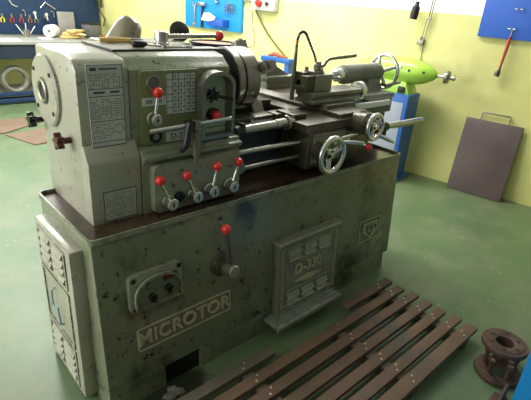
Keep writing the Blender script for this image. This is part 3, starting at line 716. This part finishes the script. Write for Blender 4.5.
tag(obj('tin_hood', tn, 'tin'), 'dull grey leaning metal hood with a rounded end behind the wooden brush', 'tin')
dc = MB().rev((1.335, 2.12, 1.421), (-.35, -1, .35), [(0, .0), (0, .050), (.008, .052), (.014, .045), (.02, .0)], 36, cap=False)
tag(obj('black_lid', dc, 'black'), 'round black lid propped behind the lever on the headstock', 'lid')
pn = MB().rev((1.545, 2.10, 1.343), (0, 0, 1), [(0, 0), (0, .118), (.028, .138), (.032, .138), (.032, .130), (.028, .126)], 40, cap=False); pn.mi = 1
pn.rev((1.545, 2.10, 1.343), (0, 0, 1), [(.024, .129), (.026, 0)], 40, cap=False)
tag(obj('oil_pan', pn, ['black', 'brown_pan']), 'shallow black-sided round pan of brown oil behind the chuck', 'pan')

# ------------------------------------------------------------------ pallet
PT = thing('wooden_pallet', (1.3, .87, 0), 'low slatted wooden duckboard pallet lying on the green floor before the lathe', 'pallet')
yc = [1.138, 1.048, .958, .868, .780, .692, .606]
battens = [.42, 1.02, 1.58, 2.08]
def slat(x0, x1, y, m='wood_slat', w=.027):
    b = MB().box(x0, x1, y-w, y+w, .058, .082, .003)
    b.mi = 1
    for bx in battens:
        if x0+.02 < bx+.03 < x1-.02:
            for dy in (-.012, .012): b.cyl((bx+.03+dy, y+dy, .081), (bx+.03+dy, y+dy, .0835), .005, n=8)
    return obj('slat', b, [m, 'nail'], PT)
slat(.10, 1.228, yc[0], 'wood_grey'); slat(1.787, 2.222, yc[0])
for i, y in enumerate(yc[1:]): slat(.10+.01*(i % 3), 2.215+.008*((i*5) % 3), y, 'wood_slat', .027 if i < 5 else .033)
for bx in battens:
    obj('batten', MB().box(bx, bx+.06, .578, 1.165 if bx < 1.1 or bx > 2 else 1.075, 0, .058, .003), 'wood_grey', PT)

# ------------------------------------------------------------------ rusty flanges and the blue cabinet in the corner
def flange(name, c, R, hole, label, bolts=6, studs=False, tilt=0.):
    th = thing(name, c, label, 'flange')
    T = Matrix.Translation(c) @ Matrix.Rotation(tilt, 4, 'Y')
    m = MB(T)
    m.rev((0, 0, 0), (0, 0, 1), [(0, hole*1.0), (0, R*.97), (.006, R), (.020, R), (.026, R*.97), (.026, R*.80), (.030, R*.78), (.030, hole*1.15), (.026, hole), (0, hole)], 44, cap=False)
    o = obj('ring', m, 'rust', th)
    b = MB(T)
    for k in range(bolts):
        a = 2*PI*k/bolts+.3; p = (R*.62*math.cos(a), R*.62*math.sin(a), 0)
        if studs: b.cyl((p[0], p[1], .025), (p[0], p[1], .068), .012, n=6); b.cyl((p[0], p[1], .068), (p[0], p[1], .078), .017, n=6)
        else: b.cyl((p[0], p[1], .029), (p[0], p[1], .0315), .008, n=10)
    return th, b
lowc = (2.07, .392, 0)
f1, b1 = flange('flange', lowc, .108, .05, 'lower rusty flange lying flat on the floor with upright bolts', 5, True)
for k in range(5):
    a = 2*PI*k/5+.3; x = lowc[0]+.108*.62*math.cos(a); y = lowc[1]+.108*.62*math.sin(a)
    obj('bolt', MB().cyl((x, y, .025), (x, y, .09), .010, n=10).cyl((x, y, .09), (x, y, .107), .016, n=6), 'rust', f1)
f2, b2 = flange('flange', (2.150, .418, .108), .108, .042, 'upper rusty flange resting on the bolts of the other one', 6)
for k in range(6):
    a = 2*PI*k/6+.3
    obj('screw', MB().cyl((2.150+.067*math.cos(a), .418+.067*math.sin(a), .137), (2.150+.067*math.cos(a), .418+.067*math.sin(a), .1400), .008, n=10), 'black', f2)
obj('hub', MB().rev((2.150, .418, .044), (0, 0, 1), [(0, .034), (.05, .044), (.066, .060), (.066, .042), (.0, .028)], 28, cap=False), 'rust', f2)
br = MB().prism([(1.83, .285), (1.925, .285), (1.945, .295), (1.925, .345), (1.85, .345)], 'z', 0, .012, .002)
br.prism([(1.850, .01), (1.935, .01), (1.930, .085), (1.910, .09)], 'y', .300, .312, .002)
tag(obj('iron_bracket', br, 'rust'), 'rusty triangular iron bracket on the floor in front of the flanges', 'bracket')
bc = MB().box(1.90, 2.28, -.15, .269, .0, .62, .006).box(1.896, 2.285, -.155, .272, .60, .63, .005)
tag(obj('blue_cabinet', bc, 'blue_bright'), 'bright blue steel cabinet beside the rusty flanges, only its edge showing', 'cabinet')

rg_ = MB(); random.seed(5)
b = bmesh.new(); bmesh.ops.create_icosphere(b, subdivisions=3, radius=1)
for v in b.verts:
    n_ = .75+.25*math.sin(5.1*v.co.x+2.3*v.co.y)+.16*math.sin(9.*v.co.y-3.*v.co.z)
    v.co = Vector((v.co.x*.055*n_, v.co.y*.038*n_, max(-.004, v.co.z*.022*n_)))
rg_.put(b, Matrix.Translation((.765, 1.262, .004)))
tag(obj('oily_rag', rg_, 'rag'), 'crumpled grey oily rag on the floor below the black opening of the cabinet', 'rag')

# ------------------------------------------------------------------ plate leaning on the yellow wall
PM = Matrix.Translation(wp(-.672, .135, 0)) @ Matrix(((-WD.x, WN.x, 0, 0), (-WD.y, WN.y, 0, 0), (0, 0, 1, 0), (0, 0, 0, 1))) @ Matrix.Rotation(rad(-7.5), 4, 'X')
sp_ = thing('steel_plate', wp(-.672, .1, 0), 'dark brown-grey steel plate with a wire handle leaning on the yellow wall', 'plate')
obj('sheet', MB(PM).box(-.255, .255, 0, .018, 0.005, .725, .003), 'plate_iron', sp_)
obj('handle', MB(PM).tube([(-.125, .009, .70), (-.125, .009, .785), (-.118, .009, .795), (.118, .009, .795), (.125, .009, .785), (.125, .009, .70)], .007, 8), 'dull_steel', sp_)

# ------------------------------------------------------------------ polishing machine
GM = wall_frame(0.22, .22, 0)          # x to the right along the wall, y into the wall
G = thing('polishing_machine', wp(.2, .25, 0), 'lime green polishing machine with tapered ends on a blue pedestal', 'polisher')
g0 = MB(GM)
g0.box(-.20, .175, -.22, .08, .03, .875, .008)
ped = obj('pedestal', g0, 'blue', G)
obj('front_panel', MB(GM).box(-.17, .135, -.2235, -.219, .08, .80, .002), 'grey_panel', ped)['label'] = 'pale grey front panel of the pedestal'
obj('base_plate', MB(GM).box(-.23, .215, -.26, .10, 0, .032, .004), 'blue', G)
g1 = MB(GM)
g1.prism([(-.19, .874), (.15, .874), (.10, .99), (-.14, .99)], 'y', -.17, .05, .01)
neck = obj('neck', g1, 'green', G)
swm = MB(GM).box(.035, .105, -.185, -.168, .885, .945, .004); swm.box(.055, .085, -.19, -.183, .905, .93, .003)
obj('switch', swm, 'black', neck)
prof = [(-.46, .02), (-.44, .05), (-.36, .085), (-.24, .112), (-.12, .120), (.06, .120), (.16, .112), (.24, .09), (.31, .055), (.345, .022), (.35, .012)]
obj('motor_body', MB(GM).rev((0, -.06, 1.08), (1, 0, 0), prof, 36), 'green', G)
for x in (.11, .24): obj('screw', MB(GM).cyl((x, -.06-.108 if x < .2 else -.06-.08, 1.10), (x, -.06-.118 if x < .2 else -.06-.092, 1.10), .012, n=10), 'black', G)
obj('maker_sticker', MB(GM).box(-.04, .03, -.183, -.174, 1.10, 1.14, .002), 'white', G)
obj('spindle', MB(GM).cyl((.34, -.06, 1.08), (.52, -.06, 1.08), .011, n=12), 'steel', G)
wb = MB(GM).rev((.415, -.06, 1.08), (1, 0, 0), [(0, .02), (.002, .055), (.02, .06), (.038, .055), (.04, .02)], 24)
wb.cyl((.47, -.06, 1.08), (.51, -.06, 1.08), .022, n=10)
obj('wire_wheel', wb, 'dull_steel', G)

# ------------------------------------------------------------------ wall lamp
t = thing('wall_lamp', wp(.17, 0, 1.33), 'jointed grey work lamp with a black shade fixed to the yellow wall', 'lamp')
obj('wall_bracket', MB(wall_frame(.19, 0, 1.335)).box(-.035, .03, -.05, 0, -.02, .03, .004).cyl((0, -.03, .02), (0, -.03, .055), .014), 'dull_steel', t)
am = MB(wall_frame(.165, .05, 1.36))
am.tube([(-.014, 0, 0), (.0, 0, .20)], .0045, 6).tube([(.012, 0, 0), (.028, 0, .20)], .0045, 6)
am.tube([(.014, 0, .20), (.03, -.02, .38), (.04, -.06, .62)], .006, 6).tube([(.034, 0, .20), (.05, -.02, .38), (.06, -.06, .62)], .005, 6)
am.tube([(.04, -.06, .62), (-.10, -.14, .50), (-.12, -.12, .33)], .005, 6)
am.box(.008, .042, -.01, .01, .19, .215, .002)
obj('arm', am, 'dull_steel', t)
obj('lamp_shade', MB(wall_frame(.285, .10, 1.545)).rev((0, 0, 0), (.1, 0, 1), [(0, .036), (.05, .040), (.11, .036), (.125, .022), (.16, .018)], 24, cap=True), 'black', t)
obj('cord', MB(wall_frame(.165, .01, 1.0)).tube([(.0, 0, .34), (.004, 0, .2), (.008, 0, .06), (.0, -.04, 0.0), (-.01, -.12, .05)], .003, 5), 'black', t)

# ------------------------------------------------------------------ boards on the yellow wall
def wr_local(L, r0, r1):
    """open-ended spanner hanging along local -z, jaws at both ends"""
    m = MB()
    return m
o = MB(wall_frame(3.6, 0, 0)); o.box(0, 1.045, -.05, -.003, 1.20, 2.1, .004)
tag(obj('pegboard', o, 'blue_bright'), 'bright sky-blue tool board on the yellow wall behind the headstock', 'tool board')
def spanner_at(t, z0, z1, w, label, off=.062):
    m = MB(wall_frame(t, off, 0))
    m.box(-w*.35, w*.35, -.006, .006, z0+w, z1-w, .002)
    for z, s in ((z0+w*.7, -1), (z1-w*.7, 1)):
        m.prism([(-w*.5, z-s*w*.6), (-w, z), (-w*.8, z+s*w), (-w*.35, z+s*w*.95), (-w*.35, z+s*w*.1), (w*.35, z+s*w*.1), (w*.35, z+s*w*.95), (w*.8, z+s*w), (w, z), (w*.5, z-s*w*.6)], 'y', -.008, .008)
    m.cyl((0, 0, z1-w*1.5), (0, off-.053, z1-w*1.5), .006, n=8)
    return tag(obj('spanner', m, 'steel'), label, 'spanner')
spanner_at(3.40, 1.215, 1.505, .035, 'double-ended spanner hanging at the far edge of the bright blue board')
t = thing('hammer', wp(3.24, .07, 1.22), 'dark-handled hammer hanging beside the spanner on the bright blue board', 'hammer')
obj('handle', MB(wall_frame(3.24, .075, 0)).box(-.014, .014, -.012, .012, 1.205, 1.49, .004), 'bench_dark', t)
obj('head', MB(wall_frame(3.24, .075, 0)).box(-.055, .06, -.02, .024, 1.475, 1.52, .006), 'steel', t)
hp = MB(wall_frame(2.86, .11, 0)).box(-.20, .10, -.06, .06, 1.25, 1.335, .004)
tag(obj('parts_tray', hp, 'blue_board'), 'dark blue tray fixed to the bright blue board below the basket', 'tray')
pp = MB(wall_frame(3.02, .175, 0)).prism([(-.13, 1.31), (-.08, 1.40), (.02, 1.405), (.13, 1.36), (.11, 1.325), (.0, 1.30)], 'y', -.004, .004)
tag(obj('paper_note', pp, 'paper'), 'crumpled white paper sheet sticking out of the dark blue tray', 'paper')
bs = MB(wall_frame(2.74, .060, 0))
for k in range(4): bs.box(-.07+k*.045, -.062+k*.045, -.03, -.02, 1.43, 1.53).box(-.075, .08, -.03, -.02, 1.435+k*.03, 1.442+k*.03)
bs.box(-.01, .0, -.03, .006, 1.51, 1.52)
tag(obj('wire_basket', bs, 'dark_iron'), 'small dark wire grid hanging on the bright blue board', 'rack')
hk = MB(wall_frame(2.97, .054, 0)); hk.cyl((0, 0, 1.56), (0, -.05, 1.56), .012).ball((0, -.02, 1.535), .022, 10)
tag(obj('hook', hk, 'steel'), 'small bright hook above the paper on the bright blue board', 'hook')
# switch box
t = thing('switch_box', wp(2.2, 0, 1.49), 'pale grey switch box with a red knob on the yellow wall', 'switch box')
obj('box', MB(wall_frame(2.2, 0, 0)).box(-.17, .20, -.09, 0, 1.49, 1.86, .01), 'box_grey', t)
obj('red_knob', MB(wall_frame(2.2, .09, 0)).cyl((-.04, 0, 1.575), (-.04, -.03, 1.575), .045, ch=.006).box(-.075, -.005, -.05, -.03, 1.566, 1.584, .004), 'red', t)
obj('black_knob', MB(wall_frame(2.2, .09, 0)).cyl((.085, 0, 1.57), (.085, -.025, 1.57), .02, ch=.004), 'black', t)
obj('conduit', MB(wall_frame(2.2, .03, 0)).cyl((-.17, 0, 1.60), (-.335, 0, 1.60), .02), 'box_grey', t)
cb = MB().tube([wp(2.32, .05, 1.486), wp(2.24, .03, 1.36), wp(2.12, .02, 1.22), wp(1.97, .02, 1.10), wp(1.80, .02, .97), wp(1.6, .03, .80), wp(1.45, .05, .5)], .010, 8)
tag(obj('power_cable', cb, 'cable_brown'), 'thick brown cable running diagonally down the yellow wall from the switch box', 'cable')
cb = MB().tube([wp(2.36, .06, 1.488), wp(2.36, .06, 1.40), wp(2.34, .06, 1.28), wp(2.30, .06, 1.16), wp(2.30, .06, 1.08), wp(2.36, .06, 1.04), wp(2.48, .08, 1.03)], .005, 6)
tag(obj('power_cable', cb, 'cable_brown'), 'thin loose cable hanging straight down below the switch box', 'cable')
# blue stand against the wall
t = thing('blue_stand', wp(1.66, .3, 0), 'low blue steel stand against the yellow wall behind the chuck', 'stand')
SM = wall_frame(1.86, .38, 0)
obj('stand_top', MB(SM).box(-.05, .36, -.02, .10, .965, 1.015, .005), 'blue', t)
for x in (-.04, .29):
    for y in (-.01, .045): obj('leg', MB(SM).box(x, x+.055, y, y+.05, 0, .966, .004), 'blue', t)
obj('shelf', MB(SM).box(.0, .30, .0, .09, .84, .86), 'black', t)
rg = MB(wall_frame(1.80, .34, 1.015)).tube([(-.04, 0, .012), (.02, .01, .03), (.07, .0, .035), (.13, .0, .02), (.22, .01, .012)], [.012, .022, .024, .016, .008], 10)
tag(obj('red_tool', rg, 'orange'), 'orange-red handled tool lying on top of the blue stand', 'tool')
# board at the right
o = MB(wall_frame(-.325, 0, 0)).box(0, 1.3, -.04, -.003, 1.45, 2.3, .004)
tag(obj('pegboard', o, 'blue_board'), 'deep blue tool board high on the yellow wall above the leaning plate', 'tool board')
t = thing('long_brush', wp(-.61, .06, 1.13), 'red-handled brush hanging head down below the deep blue board', 'brush')
BM = wall_frame(-.605, .055, 0)
obj('handle', MB(BM).tube([(.0, 0, 1.475), (.0, 0, 1.44), (-.002, 0, 1.38), (-.012, 0, 1.22)], [.007, .013, .015, .010], 10), 'red_grip', t)
obj('brush_head', MB(BM).tube([(-.012, 0, 1.225), (-.014, 0, 1.19), (-.022, 0, 1.16), (-.026, 0, 1.13)], [.009, .012, .024, .026], 10), 'dark_iron', t)
obj('hanging_loop', MB(BM).tube([(.0, 0, 1.47), (.004, 0, 1.53), (.006, .0, 1.545)], [.004, .004, .003], 6), 'dull_steel', t)
for z, tt in ((1.70, -.615), (1.54, -.60)):
    h = MB(wall_frame(tt, .04, z)).tube([(-.03, 0, 0), (-.03, -.02, -.004), (.03, -.02, -.004), (.03, 0, 0)], .004, 6).tube([(0, -.02, -.004), (0, -.05, -.01), (0, -.055, .01)], .004, 6)
    tag(obj('hook', h, 'steel'), 'upper empty wire hook on the deep blue board' if z > 1.6 else 'lower wire hook carrying the red-handled brush on the deep blue board', 'hook')

# ------------------------------------------------------------------ workbench at the far wall
t = thing('workbench', (1.5, 7.45, 0), 'long blue workbench with a worn grey top along the far wall', 'workbench')
obj('bench_top', MB().box(-.6, 3.30, 6.95, 7.93, .81, .85, .006), 'bench_top', t)
obj('apron', MB().box(-.58, 3.28, 6.99, 7.90, .62, .81, .004), 'bench_dark', t)
for x in (-.5, 1.15, 3.15):
    for y in (7.03, 7.8): obj('leg', MB().box(x, x+.07, y, y+.07, 0, .62, .004), 'blue_dark', t)
obj('lower_rail', MB().box(-.5, 3.2, 7.03, 7.06, .115, .165, .004), 'blue_dark', t)
obj('lower_rail', MB().box(-.5, 3.2, 7.0, 7.03, .03, .085, .004), 'blue_dark', t)
obj('lower_shelf', MB().box(-.5, 3.2, 7.06, 7.85, .10, .125), 'bench_top', t)
rn = MB()
for k in range(2): rn.torus((1.80, 7.14+k*.06, .318), (0, 1, 0), .155, .035, 36, 10)
tag(obj('cast_ring', rn, 'cast_grey'), 'grey cast ring standing on the lower shelf of the workbench', 'ring')
o = MB().box(1.35, 3.42, 7.90, 7.948, .86, 2.0, .004)
tag(obj('pegboard', o, 'blue_dark'), 'dark blue tool board above the workbench crowded with hanging tools', 'tool board')
YB = 7.885
# tools on the dark board
m = MB().tube([(2.04, YB, 1.40), (2.05, YB, 1.34), (2.08, YB, 1.28), (2.13, YB, 1.25), (2.16, YB, 1.25)], .014, 8)
tag(obj('bent_spanner', m, 'steel'), 'bright bent spanner hanging high on the dark blue board', 'spanner')
m = MB().tube([(1.84, YB, 1.36), (1.85, YB, 1.30), (1.87, YB, 1.27)], .013, 8)
tag(obj('bent_spanner', m, 'steel'), 'short bright bent spanner next to the longer bent one', 'spanner')
m = MB().box(2.46, 2.60, YB, YB+.012, -.008, .008); m = MB()
m.tube([(2.48, YB, 1.245), (2.565, YB, 1.335)], .010, 6).tube([(2.555, YB, 1.33), (2.70, YB, 1.235)], .010, 6)
tag(obj('set_square', m, 'steel'), 'steel angle square hanging in the middle of the dark blue board', 'square')
kinds = [('yellow_grip', 'yellow-handled pliers on the dark blue board'), ('red_grip', 'red-handled pliers beside the yellow-handled pair'), ('red_grip', 'dull red pliers hanging third from the yellow-handled pair'), ('brown_pan', 'brown-handled pliers hanging below the angle square'), ('dull_steel', 'grey steel pliers hanging below the angle square'), ('black', 'black-handled pliers hanging nearest the grey board')]
for i, (x, (mt, lb)) in enumerate(zip((1.93, 2.06, 2.19, 2.31, 2.40, 2.53), kinds)):
    p = thing('pliers', (x, YB, 1.0), lb, 'pliers', 'pliers on the dark blue board')
    obj('jaws', MB().box(x-.014, x+.014, YB-.005, YB+.012, 1.10, 1.145, .004), 'dull_steel', p)
    for s in (-1, 1): obj('handle', MB().tube([(x, YB, 1.10), (x+s*.024, YB, 1.07), (x+s*.020, YB, 1.025)], .009, 8), mt, p)
for x, lb in ((2.66, 'small steel rod key hanging just above the grey board'), (2.24, 'short steel rod key hanging above the red and brown pliers'), (1.60, 'long steel rod key hanging at the near end of the dark blue board')):
    m = MB().tube([(x-.03, YB, 1.20), (x, YB, 1.205), (x+.012, YB, 1.19), (x+.012, YB, 1.12)], .007, 6)
    tag(obj('hex_key', m, 'steel'), lb, 'key', 'hex keys on the dark blue board')
for x, z in ((2.39, 1.17), (2.56, 1.155)):
    m = MB().cyl((x, YB-.01, z), (x, YB+.015, z), .022, n=14).cyl((x, YB, z-.015), (x+.01, YB, z-.085), .011, n=10)
    tag(obj('micrometer', m, 'white'), 'small white-headed gauge hanging '+('left of' if x < 2.5 else 'right of')+' the other under the angle square', 'gauge', 'gauges on the dark blue board')
# things on the bench
ZB = .85
t = thing('tool_cup', (2.16, 7.62, ZB), 'small grey tin cup of thin tools standing on the workbench', 'cup')
obj('cup', MB().rev((2.16, 7.62, ZB), (0, 0, 1), [(0, 0), (0, .045), (.10, .048), (.10, .042), (.01, .04), (.01, 0)], 24, cap=False), 'dull_steel', t)
for dx, dz, mt in ((-.13, .13, 'white'), (-.06, .17, 'black'), (.0, .15, 'white'), (.06, .16, 'black'), (.13, .11, 'white')):
    s_ = MB().cyl((2.16+dx*.22, 7.62, ZB+.012), (2.16+dx, 7.62, ZB+dz+.04), .007, n=6)
    tag(obj('scriber', s_, mt), {-.13: 'pale scriber leaning far out of the tin cup at its left', -.06: 'dark scriber in the tin cup beside the pale one leaning far left', .0: 'pale upright scriber in the middle of the tin cup', .06: 'dark scriber leaning to the right in the tin cup', .13: 'pale scriber leaning far out of the tin cup at its right'}[dx], 'scriber', 'scribers in the tin cup')
tag(obj('paper_sheet', MB().box(2.26, 2.40, 7.25, 7.45, ZB, ZB+.012, .002), 'paper'), 'folded white paper lying beside the tin cup on the workbench', 'paper')
tag(obj('paper_sheet', MB().box(1.55, 1.92, 7.02, 7.30, ZB, ZB+.008, .002), 'paper'), 'large white paper lying at the near edge of the workbench', 'paper')
rl = MB().rev((2.44, 7.50, ZB+.091), (.45, .55, .0), [(0, .026), (0, .085), (.01, .09), (.21, .09), (.22, .085), (.22, .026), (0, .026)], 28, cap=False)
tag(obj('paper_roll', rl, 'paper'), 'white paper towel roll lying behind the gloves on the workbench', 'paper roll')
def glove(name, c, rz, label):
    g = MB(Matrix.Translation(c) @ Matrix.Rotation(rz, 4, 'Z') @ Matrix.Diagonal((1.25, 1.25, 1, 1)))
    g.box(-.10, .06, -.055, .055, -.02, .022, .018, 3)
    for k, L in enumerate((.09, .11, .10, .08)): g.tube([(.04, -.042+k*.028, .0), (.06+L*.5, -.046+k*.031, .008), (.06+L, -.048+k*.032, -.006)], [.017, .016, .012], 8)
    g.tube([(-.04, .05, 0), (.0, .085, .004), (.04, .105, -.004)], [.018, .016, .012], 8)
    return tag(obj(name, g, 'glove'), label, 'glove', 'gloves heaped on the workbench')
glove('work_glove', (2.70, 7.38, ZB+.022), .1, 'yellow leather work glove lying flat under the heap on the workbench')
glove('work_glove', (2.74, 7.40, ZB+.066), -.5, 'yellow leather work glove on top of the flat one')
glove('work_glove', (2.78, 7.38, ZB+.110), .7, 'topmost crumpled yellow leather work glove beside the paper roll')
gb_ = MB(Matrix.Translation((2.84, 7.815, ZB)) @ Matrix.Rotation(rad(-6), 4, 'X')).box(-.13, .13, 0, .03, .005, .36, .004)
tag(obj('grey_board', gb_, 'mat_grey'), 'flat grey board leaning on the dark blue board behind the paper roll', 'board')
jr = MB().rev((3.12, 7.55, ZB), (0, 0, 1), [(0, 0), (0, .10), (.02, .115), (.17, .15), (.20, .15), (.20, .14), (.17, .135), (.02, .10), (.02, 0)], 32, cap=False); jr.mi = 1
jr.rev((3.12, 7.55, ZB), (0, 0, 1), [(.20, .155), (.215, .155), (.24, .10), (.24, 0)], 32, cap=False)
tag(obj('plastic_tub', jr, ['smoke_glass', 'black']), 'smoky grey lidded tub at the end of the workbench', 'tub')
rd = MB().rev((3.22, 7.30, ZB), (0, 0, 1), [(0, 0), (0, .05), (.03, .065), (.05, .04), (.06, 0)], 20, cap=False)
tag(obj('red_pot', rd, 'red_grip'), 'small dark red pot in front of the smoky tub', 'pot')
wpz = MB().tube([(3.22, 7.22, ZB+.01), (3.28, 7.15, ZB+.02)], [.03, .02], 10)
m = MB().tube([(3.37, 7.86, 1.6), (3.38, 7.84, 1.38), (3.40, 7.82, 1.25), (3.45, 7.78, 1.12), (3.40, 7.72, 1.02)], .014, 8)
m2 = MB().tube([(3.30, 7.86, 1.6), (3.32, 7.82, 1.42), (3.42, 7.80, 1.30), (3.42, 7.82, 1.6)], .014, 8)
tag(obj('hanging_cable', m, 'cable_brown'), 'long dark cable hanging down in the far corner above the tub', 'cable')
tag(obj('hanging_cable', m2, 'black'), 'black cable looped high in the far corner beside the dark blue board', 'cable')
# boards on the floor by the bench
b1_ = MB().prism([(.7, 5.62), (1.22, 5.60), (1.80, 5.98), (1.80, 6.20), (.7, 6.20)], 'z', 0, .012)
tag(obj('floor_board', b1_, 'cardboard'), 'brown board lying flat on the floor nearest the workbench', 'board')
b2_ = MB().prism([(1.20, 5.52), (1.36, 5.02), (1.75, 5.10), (1.95, 5.56), (1.80, 5.66)], 'z', .0, .012)
tag(obj('floor_board', b2_, 'cardboard'), 'brown board with cut corners lying on the floor nearest the lathe', 'board')

# ------------------------------------------------------------------ camera
cam = bpy.data.cameras.new('camera'); co_ = bpy.data.objects.new('camera', cam); COL.objects.link(co_)
R = ((.739, -.223, .636), (-.670, -.347, .656), (.074, -.911, -.406))
x = Vector((R[0][0], R[1][0], R[2][0])); y = -Vector((R[0][1], R[1][1], R[2][1])); z = -Vector((R[0][2], R[1][2], R[2][2]))
x.normalize(); y = (y-x*y.dot(x)).normalized(); z = x.cross(y)
co_.matrix_world = Matrix(((x.x, y.x, z.x, 0), (x.y, y.y, z.y, 0), (x.z, y.z, z.z, 1.6), (0, 0, 0, 1)))
cam.sensor_width = 36; cam.lens = 30.302; cam.clip_start = .05
sc.camera = co_

# ------------------------------------------------------------------ light
def area(name, loc, rot, sx, sy, e, c=(1, 1, 1)):
    l = bpy.data.lights.new(name, 'AREA'); l.shape = 'RECTANGLE'; l.size = sx; l.size_y = sy; l.energy = e; l.color = c
    o = bpy.data.objects.new(name, l); COL.objects.link(o); o.location = loc; o.rotation_euler = rot; return o
area('window_daylight', (-3.0, 3.7, 1.85), (0, rad(-90), 0), 1.7, 5.3, 215, (.98, .98, 1))
area('window_daylight', (.9, 8.06, 2.57), (rad(-90), 0, 0), 4.6,   .9, 112, (.98, .99, 1))  # shines through the added back window to make the floor glare
area('ceiling_lamp', (1.2, 5.4, 3.1), (0, 0, rad(90)), 2.4, .35, 125, (1, .98, .93))
area('ceiling_lamp', (3.0, 3.4, 3.1), (0, 0, rad(90)), 2.4, .35, 125, (1, .98, .93))
w = bpy.data.worlds.new('shop_air'); sc.world = w; w.use_nodes = True
w.node_tree.nodes['Background'].inputs[0].default_value = (.92, .96, 1, 1); w.node_tree.nodes['Background'].inputs[1].default_value = .16
sc.view_settings.view_transform = 'Standard'; sc.view_settings.look = 'None'; sc.view_settings.exposure = .1; sc.view_settings.gamma = 1.
